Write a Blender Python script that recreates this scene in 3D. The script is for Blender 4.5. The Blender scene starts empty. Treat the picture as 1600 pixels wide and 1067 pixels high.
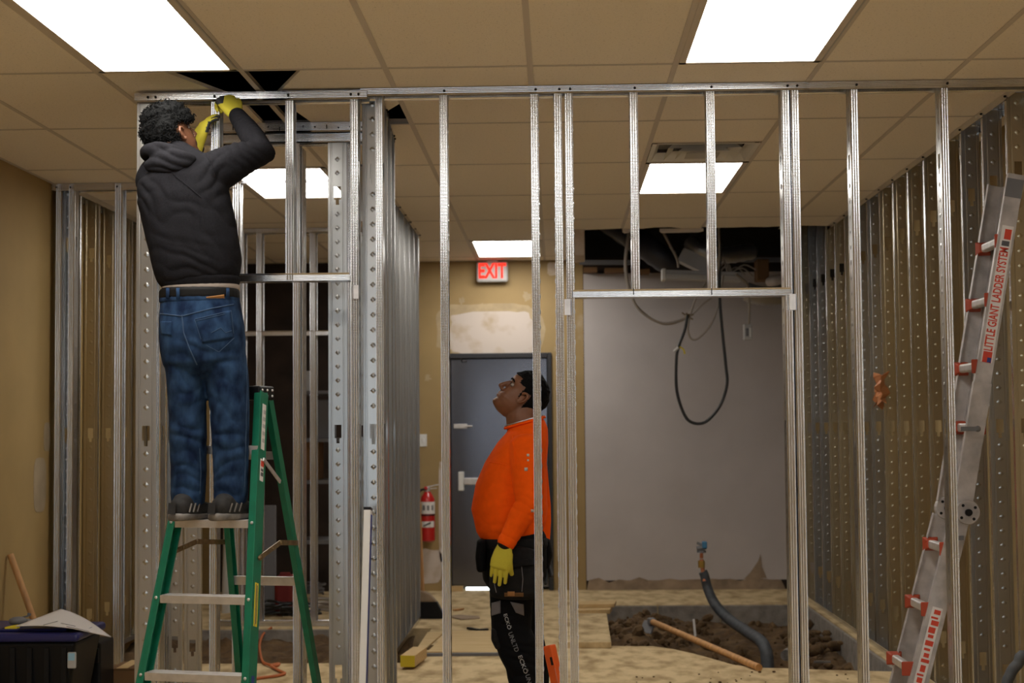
import bpy, bmesh, math, random
import numpy as np
from mathutils import Vector, Matrix, noise as mnoise
from mathutils.bvhtree import BVHTree
random.seed(7)
SC = bpy.context.scene
COL = SC.collection
# ------------------------------------------------------------------ camera
F_PX, YAW, PITCH, ROLL = 2458.7, 0.028215, 0.055153, -0.0086014
CAM = Vector((0, 0, 1.45))
ZC = 2.967                      # ceiling height
_cy, _sy = math.cos(YAW), math.sin(YAW)
FWD = Vector((-_sy*math.cos(PITCH), _cy*math.cos(PITCH), math.sin(PITCH)))
_r = Vector((_cy, _sy, 0)); _u = _r.cross(FWD)
RGT = _r*math.cos(ROLL) + _u*math.sin(ROLL)
UPV = -_r*math.sin(ROLL) + _u*math.cos(ROLL)
cd = bpy.data.cameras.new('camera'); cam = bpy.data.objects.new('camera', cd); COL.objects.link(cam)
M = Matrix.Identity(4)
for k in range(3):
    M[k][0] = RGT[k]; M[k][1] = UPV[k]; M[k][2] = -FWD[k]; M[k][3] = CAM[k]
cam.matrix_world = M
cd.sensor_width = 36; cd.lens = F_PX/1600*36; cd.clip_end = 100
cd.dof.use_dof = True; cd.dof.focus_distance = 6.85; cd.dof.aperture_fstop = 3.5
SC.camera = cam
# ------------------------------------------------------------------ world, exposure
W = bpy.data.worlds.new('world'); SC.world = W; W.use_nodes = True
W.node_tree.nodes['Background'].inputs[0].default_value = (0.80, 0.90, 1.0, 1)
W.node_tree.nodes['Background'].inputs[1].default_value = 2.2
SC.view_settings.view_transform = 'Standard'; SC.view_settings.look = 'None'
SC.view_settings.exposure = 0.67; SC.view_settings.gamma = 1.0; SC.view_settings.use_curve_mapping = False
TROFFER = 9.0                   # emission of the ceiling light lenses
# ------------------------------------------------------------------ helpers
def ray(px, py):
    return RGT*((px-800)/F_PX) + UPV*((533.5-py)/F_PX) + FWD
def P(px, py, Y):
    d = ray(px, py); return CAM + d*(Y/d.y)
def PZ(px, py, z):
    d = ray(px, py); return CAM + d*((z-CAM.z)/d.z)
def PX(px, py, X):
    d = ray(px, py); return CAM + d*(X/d.x)
def XX(px, Y, py=600): return P(px, py, Y).x
def ZZ(py, Y, px=800): return P(px, py, Y).z

class MB:
    def __init__(s): s.v = []; s.f = []; s.m = []
    def add(s, vs, fs, mi=0):
        o = len(s.v); s.v += [tuple(v) for v in vs]
        for f in fs: s.f.append([i+o for i in f]); s.m.append(mi)
        return s
    def box(s, x0, x1, y0, y1, z0, z1, mi=0):
        vs = [(x, y, z) for z in (z0, z1) for y in (y0, y1) for x in (x0, x1)]
        return s.add(vs, [(0,2,3,1),(4,5,7,6),(0,1,5,4),(2,6,7,3),(0,4,6,2),(1,3,7,5)], mi)
    def bar(s, a, b, w, t, up=(0,0,1), mi=0, taper=1.0):
        a = Vector(a); b = Vector(b); d = (b-a).normalized(); up = Vector(up)
        sx = d.cross(up)
        if sx.length < 1e-5: sx = d.cross(Vector((1,0,0)))
        sx.normalize(); sz = sx.cross(d).normalized(); vs = []
        for p, k in ((a, 1.0), (b, taper)):
            for i, j in ((-1,-1),(1,-1),(1,1),(-1,1)): vs.append(p + sx*(i*w/2*k) + sz*(j*t/2*k))
        return s.add(vs, [(3,2,1,0),(4,5,6,7),(0,1,5,4),(1,2,6,5),(2,3,7,6),(3,0,4,7)], mi)
    def prism(s, poly, z0, z1, mi=0):
        n = len(poly)
        a = sum(poly[i][0]*poly[(i+1)%n][1]-poly[(i+1)%n][0]*poly[i][1] for i in range(n))
        if a < 0: poly = poly[::-1]
        vs = [(x,y,z0) for x,y in poly]+[(x,y,z1) for x,y in poly]
        return s.add(vs, [tuple(range(n))[::-1], tuple(range(n,2*n))]+[(i,(i+1)%n,(i+1)%n+n,i+n) for i in range(n)], mi)
    def loft(s, pts, ref=(1,0,0), n=16, cap=True, mi=0, power=2.0):
        """pts: (center, a, b) rings; a along ref"""
        C = [Vector(p[0]) for p in pts]; ref = Vector(ref); rings = []
        prev = None
        for k, p in enumerate(pts):
            t = (C[min(k+1,len(C)-1)] - C[max(k-1,0)])
            t.normalize()
            ax = ref - t*ref.dot(t)
            if ax.length < 0.15 and prev is not None: ax = prev - t*prev.dot(t)
            if ax.length < 1e-4: ax = Vector((0,1,0)) - t*t.y
            ax.normalize(); prev = ax; bx = t.cross(ax)
            rings.append((C[k], ax*p[1], bx*p[2], t))
        if cap:
            c,a,b,t = rings[0]; r = min(a.length,b.length)
            c2,a2,b2,t2 = rings[-1]; r2 = min(a2.length,b2.length)
            rings = [(c-t*r*.5,a*.45,b*.45,t),(c-t*r*.3,a*.8,b*.8,t)]+rings+[(c2+t2*r2*.3,a2*.8,b2*.8,t2),(c2+t2*r2*.5,a2*.45,b2*.45,t2)]
        vs = []
        e = 2.0/power
        for c,a,b,t in rings:
            for i in range(n):
                th = 2*math.pi*i/n; co, si = math.cos(th), math.sin(th)
                vs.append(c + a*(math.copysign(abs(co)**e, co)) + b*(math.copysign(abs(si)**e, si)))
        m = len(rings); fs = []
        for k in range(m-1):
            for i in range(n): fs.append((k*n+i, k*n+(i+1)%n, (k+1)*n+(i+1)%n, (k+1)*n+i))
        fs.append(tuple(range(n))[::-1]); fs.append(tuple(range((m-1)*n, m*n)))
        return s.add(vs, fs, mi)
    def tube(s, pts, r, n=8, mi=0):
        rr = r if hasattr(r,'__len__') else [r]*len(pts)
        C = [Vector(p) for p in pts]
        t0 = (C[1]-C[0]).normalized(); ref = t0.orthogonal().normalized(); vs = []; pv = ref
        for k in range(len(C)):
            t = (C[min(k+1,len(C)-1)]-C[max(k-1,0)]).normalized()
            ax = (pv - t*pv.dot(t)).normalized(); pv = ax; bx = t.cross(ax)
            for i in range(n):
                th = 2*math.pi*i/n; vs.append(C[k]+ax*(rr[k]*math.cos(th))+bx*(rr[k]*math.sin(th)))
        m = len(C); fs = [(k*n+i, k*n+(i+1)%n, (k+1)*n+(i+1)%n, (k+1)*n+i) for k in range(m-1) for i in range(n)]
        fs += [tuple(range(n))[::-1], tuple(range((m-1)*n, m*n))]
        return s.add(vs, fs, mi)
    def cyl(s, a, b, r, n=16, mi=0): return s.tube([a, b], r, n, mi)
    def ball(s, c, rx, ry=None, rz=None, n=10, mi=0, M=None):
        ry = rx if ry is None else ry; rz = rx if rz is None else rz
        c = Vector(c); vs = []; m = max(4, n//2+1)
        for j in range(1, m):
            ph = math.pi*j/m
            for i in range(n):
                th = 2*math.pi*i/n
                v = Vector((rx*math.sin(ph)*math.cos(th), ry*math.sin(ph)*math.sin(th), rz*math.cos(ph)))
                vs.append(c + (M @ v if M else v))
        tp = Vector((0,0,rz)); vs.append(c+(M@tp if M else tp)); vs.append(c-(M@tp if M else tp)); T = len(vs)-2
        fs = [((j)*n+i, (j+1)*n+i, (j+1)*n+(i+1)%n, j*n+(i+1)%n) for j in range(m-2) for i in range(n)]
        fs += [(T, i, (i+1)%n) for i in range(n)] + [(T+1, (m-2)*n+(i+1)%n, (m-2)*n+i) for i in range(n)]
        return s.add(vs, fs, mi)
    def mesh(s, name, mats=(), smooth=None):
        me = bpy.data.meshes.new(name); me.from_pydata(s.v, [], s.f)
        for m in mats: me.materials.append(m)
        if len(mats) > 1: me.polygons.foreach_set('material_index', s.m)
        if smooth is not None:
            me.polygons.foreach_set('use_smooth', [True]*len(me.polygons))
            if smooth < 180: me.set_sharp_from_angle(angle=math.radians(smooth))
        me.update(); return me
    def build(s, name, mat, parent=None, smooth=None, bevel=0, seg=2):
        mats = mat if isinstance(mat, (list, tuple)) else [mat]
        me = s.mesh(name, mats, smooth)
        bm = bmesh.new(); bm.from_mesh(me); bmesh.ops.recalc_face_normals(bm, faces=bm.faces); bm.to_mesh(me); bm.free()
        return link(name, me, parent, bevel=bevel, seg=seg)

def link(name, me, parent=None, loc=None, rz=0, bevel=0, seg=2):
    o = bpy.data.objects.new(name, me); COL.objects.link(o)
    if parent is not None:
        o.parent = parent
        if loc is None: o.matrix_parent_inverse = PINV(parent)
    if loc is not None: o.location = loc; o.rotation_euler = (0,0,rz)
    if bevel:
        b = o.modifiers.new('bevel','BEVEL'); b.width = bevel; b.segments = seg; b.limit_method = 'ANGLE'
    return o
def PINV(o):
    m = Matrix.Translation(o.location) @ o.rotation_euler.to_matrix().to_4x4()
    if o.parent is not None: m = PINV(o.parent).inverted() @ o.matrix_parent_inverse @ m
    return m.inverted()
def tag(o, label=None, cat=None, group=None, kind=None):
    if label: o['label'] = label
    if cat: o['category'] = cat
    if group: o['group'] = group
    if kind: o['kind'] = kind
    return o
def empty(name, loc, label=None, cat=None, group=None, kind=None):
    o = bpy.data.objects.new(name, None); COL.objects.link(o); o.location = loc; o.empty_display_size = .1
    return tag(o, label, cat, group, kind)

# ------------------------------------------------------------------ materials
def mat(name, base, rough=.6, metal=0, noise=0, nscale=8, stretch=(1,1,1), bump=0, bscale=60, c2=None, spec=.5, detail=4, coat=0, nrough=0, thr=None):
    m = bpy.data.materials.new(name); m.use_nodes = True; nt = m.node_tree; N = nt.nodes; L = nt.links
    b = N['Principled BSDF']
    b.inputs['Base Color'].default_value = (*base, 1); b.inputs['Roughness'].default_value = rough
    b.inputs['Metallic'].default_value = metal; b.inputs['Specular IOR Level'].default_value = spec
    b.inputs['Coat Weight'].default_value = coat
    tc = N.new('ShaderNodeTexCoord'); mp = N.new('ShaderNodeMapping'); mp.inputs['Scale'].default_value = stretch
    L.new(tc.outputs['Object'], mp.inputs[0])
    if noise or c2:
        n = N.new('ShaderNodeTexNoise'); n.inputs['Scale'].default_value = nscale; n.inputs['Detail'].default_value = detail
        L.new(mp.outputs[0], n.inputs['Vector'])
        r = N.new('ShaderNodeValToRGB'); e = r.color_ramp.elements
        lo, hi = thr if thr else (.3, .7)
        e[0].position = lo; e[1].position = hi
        if c2: e[0].color = (*base,1); e[1].color = (*c2,1)
        else:
            e[0].color = (*[c*(1-noise) for c in base],1); e[1].color = (*[min(1,c*(1+noise)) for c in base],1)
        L.new(n.outputs[0], r.inputs[0]); L.new(r.outputs[0], b.inputs['Base Color'])
        if nrough:
            mr = N.new('ShaderNodeMapRange'); mr.inputs[3].default_value = max(.05,rough-nrough); mr.inputs[4].default_value = min(1,rough+nrough)
            L.new(n.outputs[0], mr.inputs[0]); L.new(mr.outputs[0], b.inputs['Roughness'])
    if bump:
        n2 = N.new('ShaderNodeTexNoise'); n2.inputs['Scale'].default_value = bscale; n2.inputs['Detail'].default_value = 3
        L.new(mp.outputs[0], n2.inputs['Vector'])
        bp = N.new('ShaderNodeBump'); bp.inputs['Strength'].default_value = bump; bp.inputs['Distance'].default_value = .01
        L.new(n2.outputs[0], bp.inputs['Height']); L.new(bp.outputs[0], b.inputs['Normal'])
    return m
def emit(name, col, s):
    m = bpy.data.materials.new(name); m.use_nodes = True; nt = m.node_tree; nt.nodes.clear()
    e = nt.nodes.new('ShaderNodeEmission'); e.inputs[0].default_value = (*col,1); e.inputs[1].default_value = s
    o = nt.nodes.new('ShaderNodeOutputMaterial'); nt.links.new(e.outputs[0], o.inputs[0]); return m

def steel(name, base, rough, knurl):
    m = mat(name, base, rough, 1.0, noise=.07, nscale=14, stretch=(1,1,.3), nrough=.05)
    nt = m.node_tree; N = nt.nodes; L = nt.links; b = N['Principled BSDF']
    tc = N.new('ShaderNodeTexCoord'); w = N.new('ShaderNodeTexWave'); w.wave_type = 'BANDS'; w.bands_direction = 'Z'
    w.inputs['Scale'].default_value = 45; w.inputs['Distortion'].default_value = 0
    L.new(tc.outputs['Object'], w.inputs['Vector'])
    n = N.new('ShaderNodeTexNoise'); n.inputs['Scale'].default_value = 9; L.new(tc.outputs['Object'], n.inputs['Vector'])
    a = N.new('ShaderNodeMath'); a.operation = 'MULTIPLY_ADD'; a.inputs[1].default_value = 1.2
    L.new(n.outputs[0], a.inputs[0]); L.new(w.outputs[1], a.inputs[2])
    bp = N.new('ShaderNodeBump'); bp.inputs['Strength'].default_value = knurl; bp.inputs['Distance'].default_value = .0015
    L.new(a.outputs[0], bp.inputs['Height']); L.new(bp.outputs[0], b.inputs['Normal'])
    return m
def patchy(name, base, patch, pscale, thr, rough=.7, streak=None):
    """painted wall with dull patches"""
    m = mat(name, base, rough, noise=.07, nscale=3, bump=.05, bscale=120)
    nt = m.node_tree; N = nt.nodes; L = nt.links; b = N['Principled BSDF']
    src = b.inputs['Base Color'].links[0].from_socket
    tc = N.new('ShaderNodeTexCoord'); n = N.new('ShaderNodeTexNoise'); n.inputs['Scale'].default_value = pscale; n.inputs['Detail'].default_value = 5
    L.new(tc.outputs['Object'], n.inputs['Vector'])
    r = N.new('ShaderNodeValToRGB'); r.color_ramp.elements[0].position = thr; r.color_ramp.elements[1].position = thr+.06
    L.new(n.outputs[0], r.inputs[0])
    mx = N.new('ShaderNodeMix'); mx.data_type = 'RGBA'; mx.inputs['B'].default_value = (*patch,1)
    L.new(src, mx.inputs['A']); L.new(r.outputs[0], mx.inputs['Factor']); L.new(mx.outputs['Result'], b.inputs['Base Color'])
    return m
MT = {}
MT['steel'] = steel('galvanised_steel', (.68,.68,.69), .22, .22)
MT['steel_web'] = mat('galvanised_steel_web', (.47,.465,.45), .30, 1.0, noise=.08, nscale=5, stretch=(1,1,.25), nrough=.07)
MT['steel_gold_reflect'] = mat('steel_web_gold_reflect', (.53,.455,.31), .34, 1.0, noise=.12, nscale=4, stretch=(1,1,.2), nrough=.06)  # golden drywall reflection painted into the web colour
MT['steel_dull'] = steel('dull_galvanised_steel', (.50,.50,.49), .40, .3)
MT['screw'] = mat('black_screw', (.015,.015,.015), .4, .6)
MT['tan'] = patchy('tan_wall_paint', (.34,.232,.097), (.46,.36,.24), 1.6, .66)
MT['tan_dark'] = patchy('ochre_wall_paint', (.37,.25,.095), (.44,.34,.20), 1.3, .70)
MT['kraft'] = mat('kraft_drywall_back', (.27,.19,.08), .85, noise=.14, nscale=5, stretch=(1,1,.3))
MT['greywall'] = mat('grey_drywall', (.49,.445,.43), .75, noise=.06, nscale=2.5, bump=.04, bscale=150)
MT['greydirt'] = mat('scuffed_drywall', (.30,.22,.15), .85, noise=.3, nscale=9)
MT['plaster'] = mat('joint_compound', (.58,.50,.44), .85, noise=.06, nscale=7, c2=(.46,.36,.25), thr=(.50,.72))
MT['concrete'] = mat('dusty_concrete', (.33,.225,.105), .92, nscale=5.5, c2=(.62,.475,.265), bump=.35, bscale=30, detail=12, stretch=(1.5,.8,1), thr=(.32,.58))
MT['slabface'] = mat('grey_concrete_edge', (.26,.23,.20), .9, noise=.25, nscale=14, bump=.3, bscale=60)
MT['dirt'] = mat('brown_soil', (.055,.029,.011), .95, nscale=9, c2=(.155,.092,.038), bump=.8, bscale=45, detail=8)
MT['ply'] = mat('plywood', (.52,.36,.16), .8, nscale=3, c2=(.62,.46,.24), stretch=(1,9,1), detail=6)
MT['wood'] = mat('raw_lumber', (.50,.33,.14), .75, nscale=6, c2=(.62,.44,.22), stretch=(2,14,14))
MT['handle'] = mat('wooden_handle', (.52,.27,.10), .55, noise=.2, nscale=30, stretch=(1,1,.15))
MT['tile'] = mat('ceiling_tile', (.82,.755,.665), .95, noise=.16, nscale=95, bump=.5, bscale=230, detail=3, thr=(.28,.40))
MT['tee'] = mat('ceiling_grid_white', (.62,.555,.49), .5)
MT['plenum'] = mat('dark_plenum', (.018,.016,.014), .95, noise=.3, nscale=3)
MT['brick'] = mat('block_wall_unlit_tone', (.030,.018,.012), .9, noise=.4, nscale=4)  # lack of light in the storage room put into the colour
MT['lens'] = emit('lit_lens', (1.0,.965,.90), TROFFER)
MT['black'] = mat('black_plastic', (.007,.007,.008), .45, spec=.25)
MT['white'] = mat('white_plastic', (.72,.71,.69), .45)
MT['lgrey'] = mat('light_grey_paint', (.45,.44,.43), .5)
MT['mgrey'] = mat('mid_grey', (.16,.16,.17), .6)
MT['doorpaint'] = mat('charcoal_door_paint', (.17,.17,.19), .20, .95, nscale=55, c2=(.27,.27,.29), thr=(.62,.80), detail=8, nrough=.03)
MT['doorframe'] = mat('black_door_frame', (.02,.02,.024), .45)
MT['red'] = mat('red_enamel', (.48,.016,.014), .28, coat=.3)
MT['orange'] = mat('orange_plastic', (.80,.12,.02), .4)
MT['green'] = mat('green_fibreglass', (.004,.155,.085), .38, noise=.12, nscale=20)
MT['alu'] = mat('aluminium', (.66,.64,.63), .45, .75, noise=.1, nscale=25)
MT['alu_dull'] = mat('worn_aluminium', (.50,.47,.46), .52, .55, noise=.22, nscale=14)
MT['brass'] = mat('brown_steel_brace', (.24,.17,.09), .45, .7, noise=.3, nscale=40)
MT['brass_bright'] = mat('brass', (.55,.38,.12), .35, .9)
MT['blue_bright'] = mat('blue_lever', (.03,.16,.30), .4)
MT['plaster_thin'] = mat('brushed_compound', (.42,.32,.19), .85, noise=.12, nscale=12)
MT['yellow'] = mat('yellow_label', (.75,.60,.03), .5)
MT['paper'] = mat('white_paper', (.74,.70,.68), .8)
MT['ink'] = mat('printed_ink', (.10,.10,.11), .8)
MT['redink'] = mat('red_print', (.62,.06,.03), .6)
MT['blueink'] = mat('blue_print', (.03,.05,.22), .6)
MT['blue'] = mat('blue_tote_lid', (.018,.02,.115), .35)
MT['cyan'] = mat('pale_blue_sticker', (.30,.52,.68), .5)
MT['card'] = mat('cardboard', (.17,.085,.03), .8)
MT['copper'] = mat('copper_pipe', (.55,.22,.12), .4, .8)
MT['hose'] = mat('grey_foam_sleeve', (.055,.06,.068), .65, noise=.3, nscale=25)
MT['cable'] = mat('grey_cable', (.32,.28,.24), .6)
MT['bcable'] = mat('black_cable', (.012,.012,.012), .45)
MT['ocable'] = mat('orange_cord', (.52,.15,.05), .6)
MT['duct'] = mat('flex_duct_black', (.035,.035,.045), .4, bump=.4, bscale=60)
MT['foil'] = mat('foil_duct', (.55,.54,.52), .35, .8, bump=.5, bscale=60)
MT['exitred'] = emit('exit_letters_red', (1.0,.035,.02), 1.2)
MT['daylight'] = emit('daylight_gap', (.9,1,.95), 4)
MT['skin1'] = mat('brown_skin', (.155,.062,.030), .5, noise=.1, nscale=30)
MT['skin2'] = mat('tan_brown_skin', (.20,.080,.038), .48, noise=.1, nscale=30)
MT['hair'] = mat('black_hair', (.003,.003,.003), .8, bump=.5, bscale=200, spec=.12)
MT['hoodie'] = mat('charcoal_fleece', (.0115,.0110,.0130), .95, noise=.25, nscale=120, bump=.25, bscale=420, spec=.1)
MT['tee_shirt'] = mat('grey_undershirt', (.42,.36,.32), .9)
MT['denim'] = mat('faded_denim', (.0035,.012,.042), .9, nscale=15, c2=(.030,.072,.155), detail=12, stretch=(1.3,1.3,.8), bump=.2, bscale=500, thr=(.33,.72), spec=.2)
MT['denim_seam'] = mat('denim_stitch', (.035,.070,.135), .85)
MT['belt'] = mat('black_belt', (.006,.0055,.0055), .6, spec=.2)
MT['leather'] = mat('tan_leather_tag', (.40,.19,.06), .6)
MT['shoe'] = mat('grey_work_shoe', (.018,.017,.017), .8, noise=.5, nscale=30)
MT['sole'] = mat('worn_sole', (.17,.155,.14), .85, noise=.4, nscale=20)
MT['glove'] = mat('yellow_knit_glove', (.56,.47,.035), .85, bump=.3, bscale=350)
MT['coating'] = mat('black_glove_coating', (.030,.030,.032), .6)
MT['hivis'] = mat('hi_vis_orange_cotton', (.95,.105,.003), .9, noise=.05, nscale=30, spec=.12)
MT['pants'] = mat('black_work_trousers', (.004,.004,.0045), .9, bump=.2, bscale=200, spec=.15)
MT['pouch'] = mat('worn_black_canvas', (.008,.0075,.0075), .85, spec=.25, noise=.5, nscale=18, bump=.4, bscale=60)
MT['greyprint'] = mat('grey_camo_print', (.17,.16,.17), .85)
MT['printgrey'] = mat('pale_print', (.36,.35,.35), .8)
MT['plasticbag'] = mat('amber_plastic_scrap', (.42,.17,.07), .3)
# ================================================================== SETTING
XL, XR, YB, YF, ZT = -3.075, 2.29, 14.2, -5.0, 4.3
X0, Y0, TX, TY = -.7087, 6.5283, .6096, 1.2192
gx = lambda i: X0+i*TX
gy = lambda j: Y0+j*TY
TR0, TR1 = 9.86, 11.55          # trench cut across the slab
# ---- floor: slab pieces around the trench
fl = MB()
fl.box(XL-.2, .33, YF, TR0, -.3, 0)
# jagged near slab edge on the right
edge = [(.33,TR0),(.33,10.58),(.62,10.55),(.74,10.42),(.86,10.2),(.98,9.92),(1.06,9.72),(1.2,9.6),(1.42,9.56),(1.60,9.50),(2.02,9.42),(2.02,YF),(.33,YF)]
fl.prism(edge, -.3, 0)
fl.box(2.02, XR, YF, YB, -.3, 0)
fl.box(XL-.2, -.93, TR1, YB, -.3, 0)
fl.box(-.60, .33, TR0, 12.98, -.3, 0)
fl.box(-.93, -.60, TR0, 10.42, -.3, 0); fl.box(-.93, -.60, 10.66, 12.98, -.3, 0)
fl.box(-.93, 2.02, 12.98, YB, -.3, 0)
floor = fl.build('floor', MT['concrete']); tag(floor, 'dusty tan concrete slab with an open trench', kind='structure')
sf = MB()
for a,b in ((.33,.80),(.81,1.31),(1.32,2.02)): sf.box(a, b, 12.955, 12.979, -.5, -.004)
MB().box(XL-.3, XR+.3, YF-.2, YB+.3, -.95, -.75).build('subsoil', MT['dirt'], floor)
sk = MB(); sk.box(XL-.2,XL-.1,YF,YB,-.9,-.1); sk.box(XR,XR+.1,YF,YB,-.9,-.1); sk.box(XL-.2,XR+.1,YB+.1,YB+.2,-.9,-.1); sk.build('footing', MT['slabface'], floor)
sf.box(1.995, 2.019, 9.45, 12.97, -.6, -.004); sf.box(XL, -1.1, TR1-.02, TR1, -.15, -.003)
sf.box(XL, -1.1, TR0+.001, TR0+.02, -.2, -.004)
o = sf.build('slab_edge', MT['slabface'], floor, bevel=.006)
# soil bed, right hole and left trench
def soil(x0,x1,y0,y1,nx,ny,fn):
    mb = MB(); vs=[]; fs=[]
    for j in range(ny+1):
        for i in range(nx+1):
            x=x0+(x1-x0)*i/nx; y=y0+(y1-y0)*j/ny; vs.append((x,y,fn(x,y)))
    for j in range(ny):
        for i in range(nx): a=j*(nx+1)+i; fs.append((a,a+1,a+nx+2,a+nx+1))
    return mb.add(vs,fs)
def g2(x,y,cx,cy,sx,sy): return math.exp(-((x-cx)/sx)**2-((y-cy)/sy)**2)
def hz(x,y):
    n = mnoise.fractal(Vector((x*4,y*4,1)),.9,2.1,5)*.05 + mnoise.noise(Vector((x*14,y*14,3)))*.018
    return -.17 + .15*g2(x,y,.62,12.0,.35,.6) + .12*g2(x,y,.55,11.2,.25,.5) + .05*g2(x,y,1.1,12.5,.5,.3) - .45*g2(x,y,1.55,10.3,.36,.62) + n
so = soil(.32,2.0,9.4,12.96,90,150,hz).build('soil_bed', MT['dirt'], floor, smooth=180); tag(so, kind='stuff')
so = soil(XL,-1.05,TR0+.01,TR1-.01,70,50,lambda x,y:-.17+.06*mnoise.fractal(Vector((x*5,y*5,7)),.9,2.1,4)+.10*(y-TR0)/(TR1-TR0)).build('soil_bed', MT['dirt'], floor, smooth=180); tag(so, kind='stuff')
cl = MB(); rnd = random.Random(3)
for k in range(420):
    x = rnd.uniform(.36,1.95); y = rnd.uniform(9.9,12.85)
    if rnd.random() < .55: x = rnd.gauss(.65,.22); y = rnd.gauss(11.7,.6)
    if not (.36<x<1.97 and 9.6<y<12.9): continue
    s = rnd.choice((.012,.016,.022,.03,.042)); M3 = Matrix.Rotation(rnd.uniform(0,6),3,Vector((rnd.random(),rnd.random(),rnd.random()+.1)).normalized())
    cl.ball((x,y,hz(x,y)+s*.4), s*rnd.uniform(.8,1.4), s, s*rnd.uniform(.6,.9), n=6, M=M3)
for k in range(26):
    x = rnd.uniform(.4,1.7); y = rnd.uniform(9.0,9.5); s = rnd.choice((.004,.006,.009))
    cl.ball((x,y,s*.5), s*1.3, s, s*.7, n=5)
o = cl.build('soil_clods', MT['dirt'], floor); tag(o, kind='stuff')
ds = MB()                       # soil bank banked round the pipe hole at right
for k in range(90):
    x = rnd.uniform(1.72,1.96); y = rnd.uniform(9.9,12.4); s = rnd.choice((.02,.03,.045))
    ds.ball((x,y,hz(x,y)+rnd.uniform(0,.12)*(x-1.7)*4), s*1.3,s,s*.8, n=6, M=Matrix.Rotation(rnd.uniform(0,6),3,'X'))
tag(ds.build('soil_bank', MT['dirt'], floor, smooth=180), kind='stuff')

# ---- walls
def wall(name, mb, m, label): return tag(mb.build(name, m), label, kind='structure')
wall('wall_left', MB().box(XL-.12, XL, YF, YB, -.3, ZT), MT['tan_dark'], 'ochre painted side wall on the left')
wall('wall_right', MB().box(XR, XR+.12, YF, YB, -.3, ZT), MT['kraft'], 'brown drywall behind the studs on the right')
# back wall with doorway
DX0, DX1, DZ = -.965, -.085, 2.085
wb = MB(); wb.box(-1.32, DX0-.04, YB, YB+.15, -.3, ZT); wb.box(DX1+.04, .245, YB, YB+.15, -.3, ZT); wb.box(DX0-.04, DX1+.04, YB, YB+.15, DZ+.045, ZT)
wb.box(DX0-.04, DX1+.04, YB, YB+.15, -.3, 0)
wback = wall('wall_back', wb, MT['tan'], 'tan painted back wall around the exit door')
wg = MB(); wg.box(.250, XR, YB-.012, YB+.15, .085, 2.84)
wgr = wall('wall_back_grey', wg, MT['greywall'], 'grey unpainted drywall panel right of the exit door')
wg2 = MB(); wg2.box(.245, XR, YB+.01, YB+.15, -.3, ZT); wg2.build('backing', MT['brick'], wgr)
# torn lower edge and scuffs of the grey drywall
tp = MB()
pts = [(.25,.0)]+[(.27+.09*k, .09+.05*mnoise.noise(Vector((k*.7,0,0)))) for k in range(0,20)]+[(2.02,.0)]
def slabXZ(mb, poly, y0, y1, mi=0):
    n=len(poly); vs=[(x,y0,z) for x,z in poly]+[(x,y1,z) for x,z in poly]
    return mb.add(vs,[tuple(range(n)),tuple(range(n,2*n))[::-1]]+[(i,i+n,(i+1)%n+n,(i+1)%n) for i in range(n)],mi)
slabXZ(tp, pts, YB-.017, YB-.005); tp.build('scuffed_base', MT['greydirt'], wgr)
tr = MB(); p0=P(1162,915,YB); p1=P(1188,865,YB); p2=P(1194,905,YB); p3=P(1215,912,YB)
slabXZ(tr, [(p0.x,.09),(p0.x+.06,.15),(p1.x-.02,p1.z-.06),(p1.x,p1.z),(p2.x-.02,.2),(p2.x+.02,.10)], YB-.020, YB-.013); tr.build('torn_patch', MT['greydirt'], wgr)
# plaster patches, tan wall
def patch_poly(name, cx, cz, w, h, parent, m, seed=0, y=YB, n=36, jag=.16, e=.5):
    poly=[]
    for k in range(n):
        a=2*math.pi*k/n; c,s=math.cos(a),math.sin(a)
        rr=1+jag*mnoise.noise(Vector((c*2+seed,s*2,seed)))+jag*.5*mnoise.noise(Vector((c*6+seed,s*6,seed)))
        poly.append((cx+w/2*math.copysign(abs(c)**e,c)*rr, cz+h/2*math.copysign(abs(s)**e,s)*rr))
    return slabXZ(MB(), poly[::-1], y-.003, y+.001).build(name, m, parent)
q=P(768,517,YB); patch_poly('brushed_border', q.x, q.z+.01, .98, .48, wback, MT['plaster_thin'], 9, y=YB+.0015)
q=P(768,521,YB); patch_poly('plaster_patch', q.x, q.z, .80, .40, wback, MT['plaster'], 1)
q=P(874,640,YB); slabXZ(MB(), [(q.x-.03,.3),(q.x+.03,.3),(q.x+.035,2.7),(q.x-.02,2.7)], YB-.003, YB).build('plaster_patch', MT['plaster'], wback)
q=P(863,420,YB); patch_poly('plaster_patch', q.x, q.z, .09, .12, wback, MT['plaster'], 4)
q=P(672,885,YB); patch_poly('plaster_patch', q.x, q.z, .22, .30, wback, MT['plaster'], 5)
q=P(690,800,YB); patch_poly('plaster_patch', q.x, q.z, .05, .9, wback, MT['plaster'], 6)
for px,py,w in ((722,470,.05),(823,463,.07),(753,478,.04),(872,545,.06),(668,590,.05),(716,488,.03)):
    q=P(px,py,YB); patch_poly('plaster_dab', q.x, q.z, w, w*1.2, wback, MT['plaster_thin'], px, jag=.9, e=1.0)
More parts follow.
